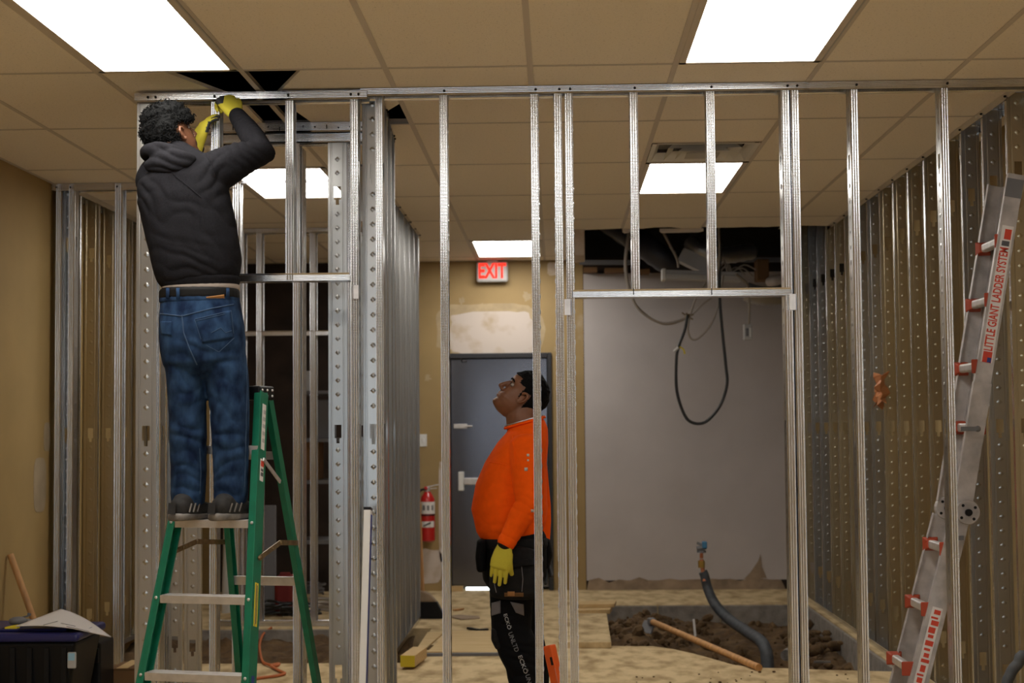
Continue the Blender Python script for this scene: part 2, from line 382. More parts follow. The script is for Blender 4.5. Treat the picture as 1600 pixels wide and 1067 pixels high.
# left wall patches
wl = bpy.data.objects['wall_left']
def patch_left(py0,py1,px,w,seed):
    a=PX(px,py0,XL); b=PX(px,py1,XL); cy=(a.y+b.y)/2; cz=(a.z+b.z)/2; h=abs(a.z-b.z); poly=[]
    for k in range(24):
        t=2*math.pi*k/24; c,s=math.cos(t),math.sin(t)
        poly.append((cy+w/2*math.copysign(abs(c)**.5,c)*(1+.1*mnoise.noise(Vector((c+seed,s,0)))), cz+h/2*math.copysign(abs(s)**.5,s)))
    n=24; vs=[(XL,y,z) for y,z in poly]+[(XL+.003,y,z) for y,z in poly]
    MB().add(vs,[tuple(range(n))[::-1],tuple(range(n,2*n))]+[(i,(i+1)%n,(i+1)%n+n,i+n) for i in range(n)]).build('plaster_patch', MT['plaster_dull'], wl)
MT['plaster_dull'] = mat('thin_joint_compound', (.36,.28,.18), .9, noise=.1, nscale=8)
patch_left(715,800,62,.22,1); patch_left(660,705,73,.12,2)
# storage room walls at left rear, plenum, roof
wall('wall_storage', MB().box(XL, -1.32, YB, YB+.15, -.3, ZT), MT['brick'], 'rear block wall of the storage room, coloured dark as unlit')
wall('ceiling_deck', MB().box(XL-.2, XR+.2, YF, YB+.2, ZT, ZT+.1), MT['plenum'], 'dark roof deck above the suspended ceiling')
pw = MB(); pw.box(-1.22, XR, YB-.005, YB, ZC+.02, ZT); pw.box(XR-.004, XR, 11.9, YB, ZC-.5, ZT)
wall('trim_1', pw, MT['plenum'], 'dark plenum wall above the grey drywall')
# shop front behind the camera: openings to the sky
wf = MB(); wf.box(XL, XR, YF-.15, YF, -.3, .5); wf.box(XL, XR, YF-.15, YF, 2.6, ZT)
for a,b in ((XL,-2.75),(-1.15,-1.0),(.55,.7),(2.0,XR)): wf.box(a,b,YF-.15,YF,.5,2.6)
wall('wall_front', wf, MT['mgrey'], 'shop front wall behind the camera')
gl = bpy.data.materials.new('window_glass'); gl.use_nodes=True; nt=gl.node_tree; nt.nodes.clear()
t_=nt.nodes.new('ShaderNodeBsdfTransparent'); g_=nt.nodes.new('ShaderNodeBsdfGlossy'); g_.inputs['Roughness'].default_value=.02
x_=nt.nodes.new('ShaderNodeMixShader'); x_.inputs[0].default_value=.08; o_=nt.nodes.new('ShaderNodeOutputMaterial')
nt.links.new(t_.outputs[0],x_.inputs[1]); nt.links.new(g_.outputs[0],x_.inputs[2]); nt.links.new(x_.outputs[0],o_.inputs[0])
for k,(a,b) in enumerate(((-2.75,-1.15),(-1.0,.55),(.7,2.0))):
    fr=MB()
    for c in (a,b-.05): fr.box(c,c+.05,YF-.1,YF-.04,.5,2.6)
    fr.box(a,b,YF-.1,YF-.04,.5,.55); fr.box(a,b,YF-.1,YF-.04,2.55,2.6)
    w_=fr.build('window_%d'%(k+1), MT['black']); tag(w_, 'shop window behind the camera', kind='structure')
    MB().box(a+.05,b-.05,YF-.075,YF-.065,.55,2.55).build('pane', gl, w_)

# ---- ceiling: grid and tiles
LIGHTS = {(-2,-1),(2,-1),(2,2),(-2,2),(0,5)}
grid = MB(); T = .024
EX = .21                        # ceiling is torn away beyond this x ...
EY = 12.0                       # ... and this depth
XC0, XC1 = XL, XR
for i in range(-3,5):
    x=gx(i); y1 = YB if x < EX else EY+.12*math.sin(i*5)
    if i in (2,3): y1 = EY-.06
    grid.box(x-T/2,x+T/2,YF,y1,ZC-.0015,ZC); grid.box(x-.002,x+.002,YF,y1,ZC,ZC+.03)
for j in range(-9,7):
    y=gy(j); x1 = XC1 if y < EY else EX
    grid.box(XC0,x1,y-T/2,y+T/2,ZC-.0012,ZC+.0003); grid.box(XC0,x1,y-.002,y+.002,ZC,ZC+.028)
grid.box(gx(2),gx(3),gy(1)+TX-T/2,gy(1)+TX+T/2,ZC-.0012,ZC)
grid.box(XL,XL+.022,YF,YB,ZC-.0015,ZC); grid.box(XL,EX,YB-.022,YB,ZC-.0015,ZC)
ceil = grid.build('ceiling', MT['tee']); tag(ceil, 'suspended ceiling grid with tan speckled tiles', kind='structure')
tm = {}
def tile(poly, dz=0, name='ceiling_tile'):
    cx=sum(p[0] for p in poly)/len(poly); cy=sum(p[1] for p in poly)/len(poly)
    key=tuple((round(a-cx,4),round(b-cy,4)) for a,b in poly)
    if key not in tm: tm[key]=MB().prism(list(key),0,.016).mesh('ceiling_tile',[MT['tile']])
    return link(name, tm[key], ceil, loc=(cx,cy,ZC+.001+dz))
rect=lambda a,b,c,d:[(a,c),(b,c),(b,d),(a,d)]
g_=.003
for j in range(-1,7):
    for i in range(-4,5):
        a,b,c,d = max(gx(i),XL)+g_, min(gx(i+1),XR)-g_, gy(j)+g_, min(gy(j+1),YB)-g_
        if (i,j) in LIGHTS: continue
        if c > EY and a > EX-.05: continue
        if (i,j)==(2,1): tile(rect(a,b,c,c+TX-.006)); continue          # other half holds the air diffuser
        if (i,j)==(-2,0):                                                # pushed askew, gap beside it
            tile([(a,c),(-1.65,c),(-1.44,7.13),(-1.44,d),(a,d)]); continue
        if (i,j)==(-1,0):
            tile([(-1.062,c),(b,c),(b,7.24),(-.84,7.52),(-.84,d),(-1.19,d),(-1.27,7.06)]); continue
        if j==4 and b > EX:
            if a < EX: tile([(a,c),(b,c),(b,EY-.02),(EX,EY+.05),(EX,d),(a,d)])
            else:
                rn=random.Random(i); n=5
                tile([(a,c),(b,c)]+[(b-(b-a)*k/n, EY+rn.uniform(-.07,.05)) for k in range(n+1)])
            continue
        if j>4 and b > EX: b=EX
        tile(rect(a,b,c,d))
beh = MB()
for i in range(-4,5):
    for j in range(-10,-1):
        a,b,c,d = max(gx(i),XL)+g_, min(gx(i+1),XR)-g_, max(gy(j),YF)+g_, gy(j+1)-g_
        if j == -4 and i in (-2,2): continue
        if d>c: beh.box(a,b,c,d,ZC+.001,ZC+.017)
beh.build('ceiling_tiles_behind_camera', MT['tile'], ceil)
# drooping broken gypsum at the torn edge
bk = MB(); q=P(905,385,12.1)
bk.prism([(q.x-.05,12.02),(q.x+.04,12.0),(q.x+.05,12.5),(q.x-.06,12.55)], ZC-.20, ZC+.01); bk.prism([(q.x-.05,12.0),(q.x+.06,12.02),(q.x+.03,12.3)], ZC+.03, ZC+.1)
bk.build('broken_gypsum', MT['plaster'], ceil, bevel=.01)
bk = MB()
for px0,px1 in ((1030,1098),(972,985)): 
    a=XX(px0,12.05,355); b=XX(px1,12.05,355); bk.prism([(a,12.0),(b,12.0),(b-.03,12.07),(a+.02,12.09)], ZC-.025, ZC-.002)
bk.build('broken_gypsum', MT['tee'], ceil)

# ---- ceiling lights
def troffer(i,j,label,lens=True):
    a,b,c,d=gx(i),gx(i+1),gy(j),gy(j+1); t=empty('ceiling_light',((a+b)/2,(c+d)/2,ZC),label,'ceiling light','recessed ceiling lights')
    m=MB(); w=.028
    for x0,x1,y0,y1 in ((a+.012,a+.012+w,c+.012,d-.012),(b-.012-w,b-.012,c+.012,d-.012),(a+.012,b-.012,c+.012,c+.012+w),(a+.012,b-.012,d-.012-w,d-.012)):
        m.box(x0,x1,y0,y1,ZC-.006,ZC+.004)
    m.build('frame', MT['tee'], t)
    MB().box(a+.014,b-.014,c+.014,d-.014,ZC+.008,ZC+.09).build('housing', MT['tee'], t)
    MB().box(a+.038,b-.038,c+.038,d-.038,ZC-.002,ZC+.007).build('diffuser', MT['lens'], t)
    h=MB(); h.bar((b-.008,c+.02,ZC-.004),(b-.008,d-.02,ZC-.004),.006,.005); h.build('hinge_rail', MT['lgrey'], t)
    return t
troffer(-2,-1,'lit ceiling light panel above the man on the green ladder')
troffer(2,-1,'lit ceiling light panel at the upper right, in front of the stud frame')
troffer(2,2,'lit ceiling light panel beside the air diffuser, seen through the studs')
tl=troffer(-2,2,'lit ceiling light panel seen under the raised arm through the closet frame')
MB().box(gx(-2)+.03,gx(-1)-.03,9.42,9.435,ZC-.02,ZC-.0025).build('cross_bar', MT['mgrey'], tl)
troffer(0,5,'small far lit ceiling light panel above the exit sign')
for j,wj in ((-4,'just behind'),):
    for i,wi in ((-2,'left'),(2,'right')): troffer(i,j,'lit ceiling light panel %s the camera, on the %s'%(wj,wi))
# air diffuser
a,b,c,d=gx(2)+.012,gx(3)-.012,gy(1)+TX+.012,gy(2)-.012
t=empty('air_diffuser',((a+b)/2,(c+d)/2,ZC),'square stepped metal air diffuser in the ceiling next to a light','air vent')
cx,cy=(a+b)/2,(c+d)/2
def sqring(mb,r0,z0,r1,z1,th=.002):
    vs=[]
    for r,z in ((r0,z0),(r1,z1)):
        for sx,sy in ((-1,-1),(1,-1),(1,1),(-1,1)): vs.append((cx+sx*r,cy+sy*r,z))
    return mb.add(vs,[(k,(k+1)%4,(k+1)%4+4,k+4) for k in range(4)])
m=MB(); sqring(m,.29,ZC-.004,.265,ZC-.004); sqring(m,.265,ZC-.004,.235,ZC+.04); m.build('rim', MT['white'], t)
for k,(r,z) in enumerate(((.20,-.012),(.14,-.018))):
    m=MB(); sqring(m,r,ZC+z,r-.05,ZC+z+.045); m.build('louvre', MT['white'], t)
MB().box(cx-.09,cx+.09,cy-.09,cy+.09,ZC-.022,ZC-.019).build('centre_plate', MT['lgrey'], t)
MB().box(cx-.24,cx+.24,cy-.24,cy+.24,ZC+.06,ZC+.065).build('throat', MT['mgrey'], t)

# ---- exit door
df=MB()
for x0,x1 in ((DX0-.04,DX0+.0),(DX1,DX1+.04)): df.box(x0,x1,YB-.03,YB+.16,0,DZ+.045)
df.box(DX0,DX1,YB-.03,YB+.16,DZ,DZ+.045)
wall('door_light_block', MB().box(DX0-.1, DX1+.1, YB+.16, YB+.18, -.02, DZ+.1), MT['plenum'], 'added dark backing that stops sky light behind the exit door')  # added dark sheet, keeps sky light out of the door gaps
door=empty('door_1',((DX0+DX1)/2,YB,0)); tag(door,'dark grey steel exit door with a push bar',kind='structure')
df.build('door_frame', MT['doorframe'], door, bevel=.004)
MB().box(DX0+.004,DX1-.004,YB+.05,YB+.095,.025,DZ-.004).build('door_leaf', MT['doorpaint'], door, bevel=.003)
MB().box(DX0+.13,DX0+.36,YB+.046,YB+.10,.001,.022).build('daylight_gap', MT['daylight'], door)
q=P(716,752,YB); r_=P(738,752,YB)
m=MB(); m.box(DX0+.07,DX0+.12,YB-.01,YB+.05,q.z-.085,q.z+.085); ph=m.build('push_bar_head', MT['white'], door, bevel=.006)
m=MB(); m.box(DX0+.12,DX1-.08,YB-.02,YB+.03,q.z-.03,q.z+.03); m.build('push_bar', MT['alu'], door, bevel=.006)
q=P(708,666,YB); m=MB(); m.box(DX0+.03,DX0+.15,YB+.01,YB+.05,q.z-.02,q.z+.02); m.cyl((DX0+.13,YB+.01,q.z),(DX0+.20,YB+.0,q.z),.008); m.build('bolt_latch', MT['alu'], door, bevel=.003)
m=MB(); q=P(722,566,YB); m.tube([(q.x-.02,YB+.04,q.z+.06),(q.x,YB+.02,q.z),(q.x+.04,YB+.03,q.z+.01)],.006); m.build('wire_hook', MT['mgrey'], door)
m=MB(); m.box(DX0-.02,DX0+.11,YB-.06,YB-.01,.0,.045); tag(m.build('wood_scrap', MT['wood'], bevel=.003),'short reddish wood strip at the foot of the exit door','wood scrap')
# joint compound strip beside door
# ================================================================== STEEL FRAMING
SM = {}
def stud_mesh(H, w=.092, fl=.032, holes=(.27,1.43,2.60), dia=True, web='steel_web'):
    key=(round(H,3),w,fl,tuple(round(h,3) for h in holes),dia,web)
    if key in SM: return SM[key]
    r=.0016; hw=w/2
    fly=[(hw-.008,fl),(hw,fl)]
    for k in range(25):
        u_=1-k/24; y=.0015+u_*.029; fly.append((hw-.0011*(1-math.cos(2*math.pi*3*u_)), y*fl/.032))
    fly.append((hw,0))
    q=.37*w; webR=[(q,0),(q-.002,.002),(q-.007,.002),(q-.009,0),(.017,0),(.008,0)]
    prof=fly+webR; prof=prof+[(-x,y) for x,y in prof[::-1]]
    n=len(prof); iw=fly.__len__()+4           # index of x=.017
    strips_wide=set(range(iw,iw+3)); mid=iw+1
    zs=[0.0]; segs=[]
    for h in sorted(holes):
        if h-.07<.05 or h+.05>H-.03: continue
        segs+= [(zs[-1],h-.045,0),(h-.045,h-.02,1),(h-.02,h+.045,2)]; zs.append(h+.045)
    segs.append((zs[-1],H,0))
    mb=MB()
    for z0,z1,kind in segs:
        vs=[(x,y,z0) for x,y in prof]+[(x,y,z1) for x,y in prof]; fs=[]
        for k in range(n-1):
            if kind==2 and k in strips_wide: continue
            if kind==1 and k==mid: continue
            fs.append((k,k+1,k+1+n,k+n))
        nf=len(fly)-1
        ks=[f[0] for f in fs]
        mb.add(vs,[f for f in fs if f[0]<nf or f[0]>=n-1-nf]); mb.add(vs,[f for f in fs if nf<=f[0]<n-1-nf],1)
    if dia:
        z=.06
        while z<H-.04:
            if all(abs(z-h)>.075 for h in holes):
                a=.014; d=.0034 if dia is True else dia
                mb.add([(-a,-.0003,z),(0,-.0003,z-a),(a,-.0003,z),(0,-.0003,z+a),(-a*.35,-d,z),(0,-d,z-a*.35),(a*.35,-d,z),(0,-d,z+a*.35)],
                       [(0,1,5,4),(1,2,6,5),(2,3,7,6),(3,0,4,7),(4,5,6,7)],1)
            z+=.068
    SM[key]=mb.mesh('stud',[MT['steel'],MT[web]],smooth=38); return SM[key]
def stud(par, x, y, z0, z1, rz=0, w=.092, fl=.032, dia=True, name='stud', holes=(.27,1.43,2.60), web='steel_web'):
    me=stud_mesh(z1-z0,w,fl,tuple(h-z0 for h in holes),dia,web)
    o=link(name, me, par, loc=(x-par.location.x,y-par.location.y,z0-par.location.z), rz=rz)
    return o
def stud_f(par, px, Y, z0, z1, face='r', py=400, fl=.034, **k):
    """flange turned to the camera, centred on photo column px; web behind it on the left ('l') or right side"""
    x=P(px,py,Y).x
    if face=='l': return stud(par, x-fl/2, Y+.046, z0, z1, -math.pi/2, fl=fl, **k)   # flanges point to +x
    return stud(par, x+fl/2, Y+.046, z0, z1, math.pi/2, fl=fl, **k)
def track(par, a, b, z, up=False, w=.096, fl=.036, name='top_track', m=None):
    """U track from a to b (plan), flanges hang down (or stand up)"""
    a=Vector((a[0],a[1],0)); b=Vector((b[0],b[1],0)); d=(b-a); L=d.length; d.normalize(); s=Vector((-d.y,d.x,0))
    k=1 if up else -1; prof=[(-w/2-.004,k*fl),(-w/2-.0015,k*(fl-.006)),(-w/2,k*(fl-.008)),(-w/2,0),(w/2,0),(w/2,k*(fl-.008)),(w/2+.0015,k*(fl-.006)),(w/2+.004,k*fl)]
    vs=[]
    for p in (a,b):
        for u_,v_ in prof: q=p+s*u_; vs.append((q.x,q.y,z+v_))
    n=len(prof); return MB().add(vs,[(i,i+1,i+1+n,i+n) for i in range(n-1)]).build(name, m or MT['steel'], par)
def screws(par, pts, d=(0,-1,0), r=.006):
    m=MB(); d=Vector(d)
    for p in pts:
        p=Vector(p); m.ball(p,r,r,r,n=6)
    o=m.build('screws', MT['screw'], par); tag(o,kind='stuff'); return o
FY=6.95; ZT1=ZC-.002
# ---- main front frame
fa=empty('stud_frame',(0.6,FY,0),'front galvanised stud frame with a wide door opening beside the man in orange','stud frame')
track(fa,(-.86,FY),(XR-.005,FY),ZT1); trackF=FY-.046
sc=[]
for px,fc in ((694,'r'),(837,'r'),(874,'l'),(891,'r'),(1339,'l'),(1481,'l')):
    stud_f(fa,px,FY-.045,0.0,ZT1-.003,fc); sc.append((P(px,149,FY-.05).x,FY-.051,ZC-.018))
zh=ZZ(463,FY,1060)
for px,fc in ((992,'l'),(1112,'l')):
    stud_f(fa,px,FY-.045,zh,ZT1-.003,fc,py=300); sc.append((P(px,149,FY-.05).x,FY-.051,ZC-.018))
for px,fc in ((1231,'l'),(1246,'r')):
    stud_f(fa,px,FY-.045,0.0,ZT1-.003,fc); sc.append((P(px,149,FY-.05).x,FY-.051,ZC-.018))
screws(fa,sc)
xa,xb=XX(895,FY,458),XX(1234,FY,458)
track(fa,(xa,FY),(xb,FY),zh-.004,up=True,name='door_header',fl=.034)
for px,py in ((887,478),(1239,470)):
    q=P(px,py,FY-.05); MB().box(q.x-.014,q.x+.012,FY-.053,FY-.049,q.z-.04,q.z+.03).build('header_clip', MT['alu'], fa)
for px in (990,1112):
    q=P(px,456,FY-.05); MB().box(q.x-.002,q.x+.002,FY-.0525,FY-.0495,q.z-.012,q.z+.016).build('notch', MT['screw'], fa)
q0=track(fa,(-.70,FY),(XX(870,FY),FY),.0015,up=True,name='bottom_track'); track(fa,(XX(1255,FY),FY),(XR-.005,FY),.0015,up=True,name='bottom_track')
# ---- closet front frame with the left corner post
fb=empty('stud_frame',(-1.37,FY,0),'galvanised closet door frame the man on the ladder is working on','stud frame')
zk=ZZ(152,6.9,390)
track(fb,(-1.868,FY-.01),(-.83,FY-.01),ZC-.012,fl=.040)
stud(fb,-1.818,FY-.03,0,ZC-.014,0)                       # left corner post, web to the camera
stud(fb,-1.755,FY+.02,0,ZC-.014,math.pi/2,dia=False)
zh2=ZZ(439,FY,460)
sc=[(P(px,148,FY-.06).x,FY-.061,ZC-.03) for px in (231,243,335,450,548,560)]
stud_f(fb,336,FY-.05,zh2,ZC-.014,'r',py=300); stud_f(fb,452,FY-.05,zh2,ZC-.014,'l',py=300)
stud_f(fb,554,FY-.05,0,ZC-.014,'r',py=500)
track(fb,(-1.74,FY),(XX(548,FY,433),FY),zh2-.004,up=True,name='door_header',fl=.034)
q=P(556,456,FY-.055); MB().box(q.x-.012,q.x+.012,FY-.057,FY-.053,q.z-.03,q.z+.03).build('header_clip', MT['alu'], fb)
screws(fb,sc)
# ---- closet right side wall, running back
fc_=empty('stud_frame',(-.80,7.9,0),'stud wall running back from the closet corner beside the leaning level','stud frame')
sw=lambda y:-.820-(y-7.0)*.050
for y in (7.02,7.36,7.70,8.02): stud(fc_,sw(y),y,0,ZT1-.003,0)
stud(fc_,-.768,6.99+.01,0,ZT1-.003,math.pi/2,dia=False,name='corner_stud')
track(fc_,(sw(7.02),7.02),(sw(8.06),8.06),ZT1); track(fc_,(sw(7.02),7.02),(sw(8.06),8.06),.0015,up=True,name='bottom_track')
screws(fc_,[(sw(y)+.05,y,ZC-.02) for y in (7.3,7.4,7.95,8.03)])
# ---- closet back frame
fd=empty('stud_frame',(-1.35,7.7,0),'rear closet frame with slotted double top track behind the raised arm','stud frame')
track(fd,(-1.75,7.70),(-.88,7.70),ZT1,fl=.050); track(fd,(-1.75,7.70),(-.88,7.70),ZC-.060,fl=.044,w=.092,name='lower_track')
m=MB(); rr=random.Random(5)
for k in range(14):
    x=-1.70+.058*k; z=ZC-.028+rr.uniform(-.004,.006)
    if k%4==2: m.box(x-.002,x+.002,7.6485,7.651,z-.012,z+.008)
    else: m.ball((x,7.651,z),.0045,.003,.0045,n=6)
tag(m.build('screw_slots', MT['screw'], fd),kind='stuff')
stud(fd,-1.069,7.66,0,ZC-.104,0); stud(fd,-1.0,7.72,0,ZC-.104,math.pi/2)
stud_f(fd,463,7.655,0,ZC-.104,'l',py=700); stud_f(fd,469,7.80,0,ZC-.104,'r',py=700,name='stud')
stud_f(fd,333,7.655,0,ZC-.104,'r',py=700)
# ---- second inner wall further back
fe=empty('stud_frame',(-1.1,10.5,0),'long stud wall further back, ending at the exit door side','stud frame')
for k in range(9): stud(fe,-1.10,8.95+k*.385,0,ZT1-.003,0)
track(fe,(-1.10,8.9),(-1.10,12.14),ZT1); track(fe,(-1.10,8.9),(-1.10,12.14),.0015,up=True,name='bottom_track')
screws(fe,[(-1.045,9.0+k*.385,ZC-.02) for k in range(9)])
# ---- left return frame
ff=empty('stud_frame',(-2.5,9.5,0),'left stud frame meeting the ochre wall, topped by a track','stud frame')
track(ff,(XL+.005,9.5),(-1.93,9.5),ZT1,fl=.045)
stud_f(ff,90,9.45,0,ZT1-.003,'l',py=600); stud_f(ff,110,9.45,0,ZT1-.003,'r',py=600); stud_f(ff,184,9.45,0.0,ZT1-.003,'l',py=600,fl=.045)
stud_f(ff,369,9.45,0,ZT1-.003,'l',py=350,fl=.045)
q0=P(97,600,9.55).x; stud(ff,q0+.02,9.56,0,ZT1-.003,0)
screws(ff,[(P(px,292,9.45).x,9.449,ZC-.025) for px in (88,110,183)])
track(ff,(XL+.005,9.5),(-2.62,9.5),.0015,up=True,name='bottom_track')
# ---- corner posts between closet and storage room
fg=empty('stud_frame',(-2.0,8.9,0),'pair of embossed studs behind the green ladder','stud frame')
for px0,px1,Y in ((262,285,8.75),(288,314,8.6)):
    a=P(px0,900,Y).x; b=P(px1,900,Y).x; stud(fg,(a+b)/2,Y,0,ZT1-.003,0,w=max(.07,b-a))
stud_f(fg,255,8.7,0,ZT1-.003,'r',py=900,dia=False)
track(fg,(-2.28,8.8),(-1.86,8.8),ZT1); track(fg,(-2.28,8.8),(-1.86,8.8),.0015,up=True,name='bottom_track')
# ---- left furring wall
fh=empty('stud_frame',(-2.99,10.8,0),'stud wall lining the ochre wall behind the left return','stud frame')
for k in range(7): stud(fh,-3.02,9.72+k*.40,0,ZT1-.003,0,dia=.002,web='steel_gold_reflect')
track(fh,(-3.02,9.6),(-3.02,12.4),ZT1); track(fh,(-3.02,9.6),(-3.02,12.4),.0015,up=True,name='bottom_track')
# ---- far door frame of the storage room
fi=empty('stud_frame',(-2.0,11.75,0),'far dull stud frame with a door header in front of the dark storage room','stud frame')
track(fi,(-2.60,11.75),(-1.15,11.75),ZT1); track(fi,(-2.60,11.75),(-1.15,11.75),.0015,up=True,name='bottom_track')
for px in (378,405,489): stud_f(fi,px,11.70,0,ZT1-.003,'l',py=600,fl=.045)
zf=ZZ(524,11.7,450); track(fi,(-2.6,11.75),(-1.5,11.75),zf,up=True,name='door_header')
# ---- right furring wall on the slab edge
fj=empty('stud_frame',(2.12,10.2,0),'long stud wall lining the right side, behind the leaning aluminium ladder','stud frame')
ys=[7.18+.405*k for k in range(17)]
for y in ys: stud(fj,2.112,y,0,ZT1-.003 if y<11.95 else 3.6,0,dia=.003,web='steel_web' if ys.index(y) in (1,2,8,9,13,14) else 'steel_gold_reflect')
track(fj,(2.112,7.02),(2.112,11.95),ZT1); track(fj,(2.112,7.02),(2.112,13.9),.0015,up=True,name='bottom_track')
screws(fj,[(2.062,y+.01,ZC-.02) for y in ys if y<11.9])
# ================================================================== THINGS
def text_mesh(s, size, name='text', bold=0.0, sx=1.0, extrude=.0015):
    cu=bpy.data.curves.new(name,'FONT'); cu.body=s; cu.size=size; cu.align_x='CENTER'; cu.align_y='CENTER'; cu.offset=bold; cu.extrude=extrude; cu.resolution_u=3
    o=bpy.data.objects.new(name,cu); COL.objects.link(o); bpy.context.view_layer.update()
    dg=bpy.context.evaluated_depsgraph_get(); me=bpy.data.meshes.new_from_object(o.evaluated_get(dg))
    bpy.data.objects.remove(o); bpy.data.curves.remove(cu)
    if sx!=1: me.transform(Matrix.Diagonal((sx,1,1,1)))
    return me
def place(me, M4, mat_, name, par):
    me.transform(M4); me.materials.clear(); me.materials.append(mat_); return link(name, me, par)
def frame4(o, x, y):
    x=Vector(x).normalized(); y=(Vector(y)-x*Vector(y).dot(x)).normalized(); z=x.cross(y)
    m=Matrix.Identity(4)
    for k in range(3): m[k][0]=x[k]; m[k][1]=y[k]; m[k][2]=z[k]; m[k][3]=o[k]
    return m
def smooth_path(pts, n=8):
    P_=[Vector(p) for p in pts]; out=[]
    for k in range(len(P_)-1):
        p0=P_[max(k-1,0)]; p1=P_[k]; p2=P_[k+1]; p3=P_[min(k+2,len(P_)-1)]
        for i in range(n):
            t=i/n; out.append(.5*((2*p1)+(p2-p0)*t+(2*p0-5*p1+4*p2-p3)*t*t+(3*p1-p0-3*p2+p3)*t**3))
    out.append(P_[-1]); return out

# ---- exit sign
q=P(769,425,YB-.08); t=empty('exit_sign',(q.x,YB-.08,q.z),'lit exit sign with red letters hanging above the exit door','exit sign')
w,h=.285,.185
MB().box(q.x-w/2,q.x+w/2,YB-.10,YB-.05,q.z-h/2,q.z+h/2).build('housing', MT['lgrey'], t, bevel=.022, seg=4)
MB().box(q.x-.05,q.x+.05,YB-.09,YB-.06,q.z+h/2-.002,ZC-.001).build('canopy', MT['white'], t, bevel=.004)
me=text_mesh('EXIT',.185,bold=.006,sx=.66); place(me, frame4((q.x,YB-.102,q.z+.002),(1,0,0),(0,0,1)), MT['exitred'],'letters',t)
# ---- switch plate
q=P(661,688,YB-.004); t=empty('wall_switch',(q.x,YB,q.z),'white blank switch plate on the tan wall above the extinguisher','switch')
MB().box(q.x-.034,q.x+.034,YB-.008,YB,q.z-.056,q.z+.056).build('plate', MT['white'], t, bevel=.003); MB().box(q.x-.010,q.x+.010,YB-.013,YB-.007,q.z-.02,q.z+.02).build('toggle', MT['white'], t, bevel=.002)
# ---- fire extinguisher
q=P(668,810,YB-.09); x,y=q.x,YB-.085; zb=ZZ(846,y,668); zt=ZZ(768,y,668)
t=empty('fire_extinguisher',(x,y,zb),'red fire extinguisher hung on the tan wall left of the exit door','fire extinguisher')
b=MB(); R_=.066; prof=[(zb,.050),(zb+.012,R_),(zb+.03,R_),(zt-.10,R_),(zt-.06,R_*.95),(zt-.03,R_*.7),(zt-.012,.032),(zt,.028)]
b.tube([(x,y,z) for z,r in prof],[r for z,r in prof],24); b.build('cylinder', MT['red'], t, smooth=40)
def band(z0,z1,m,name,a0=0,a1=6.2832,rr=R_+.001):
    mb=MB(); vs=[]; n=24
    for k in range(n+1):
        a=a0+(a1-a0)*k/n
        for z in (z0,z1): vs.append((x+rr*math.cos(a),y+rr*math.sin(a),z))
    return mb.add(vs,[(2*k,2*k+1,2*k+3,2*k+2) for k in range(n)]).build(name,m,t,smooth=60)
H_=zt-zb
band(zb+H_*.56,zb+H_*.80,MT['paper'],'label',math.pi*1.02,math.pi*1.98); band(zb+H_*.60,zb+H_*.76,MT['yellow'],'label',math.pi*1.04,math.pi*1.22,R_+.002)
for a,b_ in ((1.3,1.42),(1.5,1.6),(1.7,1.8)): band(zb+H_*.63,zb+H_*.73,MT['mgrey'],'pictogram',math.pi*a,math.pi*b_,R_+.002)
band(zb+H_*.52,zb+H_*.55,MT['black'],'strap'); band(zb+H_*.29,zb+H_*.41,MT['paper'],'inspection_tag',math.pi*1.2,math.pi*1.85)
me=MB(); me.bar((x-.03,y-R_-.002,zb+H_*.32),(x+.035,y-R_-.002,zb+H_*.385),.003,.016,up=(0,0,1)); me.build('tag_print', MT['ink'], t)
m=MB(); m.cyl((x,y,zt),(x,y,zt+.04),.022); m.bar((x-.03,y,zt+.035),(x+.10,y,zt+.062),.018,.010); m.bar((x-.02,y,zt+.022),(x+.085,y,zt+.03),.016,.007); m.build('valve_handle', MT['alu'], t, bevel=.002)
m=MB(); m.ball((x-.012,y-.02,zt+.03),.018,.012,.018); m.build('gauge', MT['red'], t)
m=MB(); m.tube(smooth_path([(x-.02,y-.01,zt+.02),(x-.06,y-.02,zt+.01),(x-.082,y-.01,zt-.05),(x-.08,y-.01,zt-.16),(x-.076,y-.01,zt-.27)]),.010,8); m.build('hose', MT['black'], t, smooth=60)
MB().box(x-.02,x+.02,y+R_-.005,YB,zb+H_*.45,zb+H_*.62).build('bracket', MT['mgrey'], t)

# ---- plenum clutter over the grey drywall
def chunk(name,label,cat,mb,m,bevel=0,smooth=None): return tag(mb.build(name,m,bevel=bevel,smooth=smooth),label,cat)
a=P(975,345,12.6); b=P(1050,430,13.2)
m=MB(); pts=smooth_path([P(930,330,13.8),P(985,368,13.6),P(1030,400,13.5),P(1062,420,13.6)],6); m.tube(pts,[.11+.006*(k%2) for k in range(len(pts))],14)
chunk('flexible_duct','dark flexible air duct sagging out of the torn ceiling','duct',m,MT['duct'],smooth=60)
m=MB(); pts=smooth_path([P(1078,378,13.5),P(1100,393,13.4),P(1130,400,13.5),P(1175,393,13.7)],8); m.tube(pts,[.065+.007*(k%2) for k in range(len(pts))],14)
chunk('foil_duct','silver foil duct stub above the hanging light fixture','duct',m,MT['foil'],smooth=60)
m=MB(); c=P(1213,446,13.3); pts=smooth_path([P(1165,455,13.0),P(1190,462,13.0),P(1220,460,13.1),P(1236,448,13.3)],8); m.tube(pts,[.075+.007*(k%2) for k in range(len(pts))],14)
chunk('foil_duct','silver foil duct sagging below the door header at right','duct',m,MT['foil'],smooth=60)
m=MB(); m.ball(P(1216,440,13.3),.11,.12,.06,n=14); chunk('insulation_wrap','cream insulated duct collar at the right of the torn ceiling','duct',m,MT['plaster'],smooth=180)
t=empty('fluorescent_fixture',P(1095,435,12.9),'pale loose strip light fixture dangling above the grey drywall','light fixture')
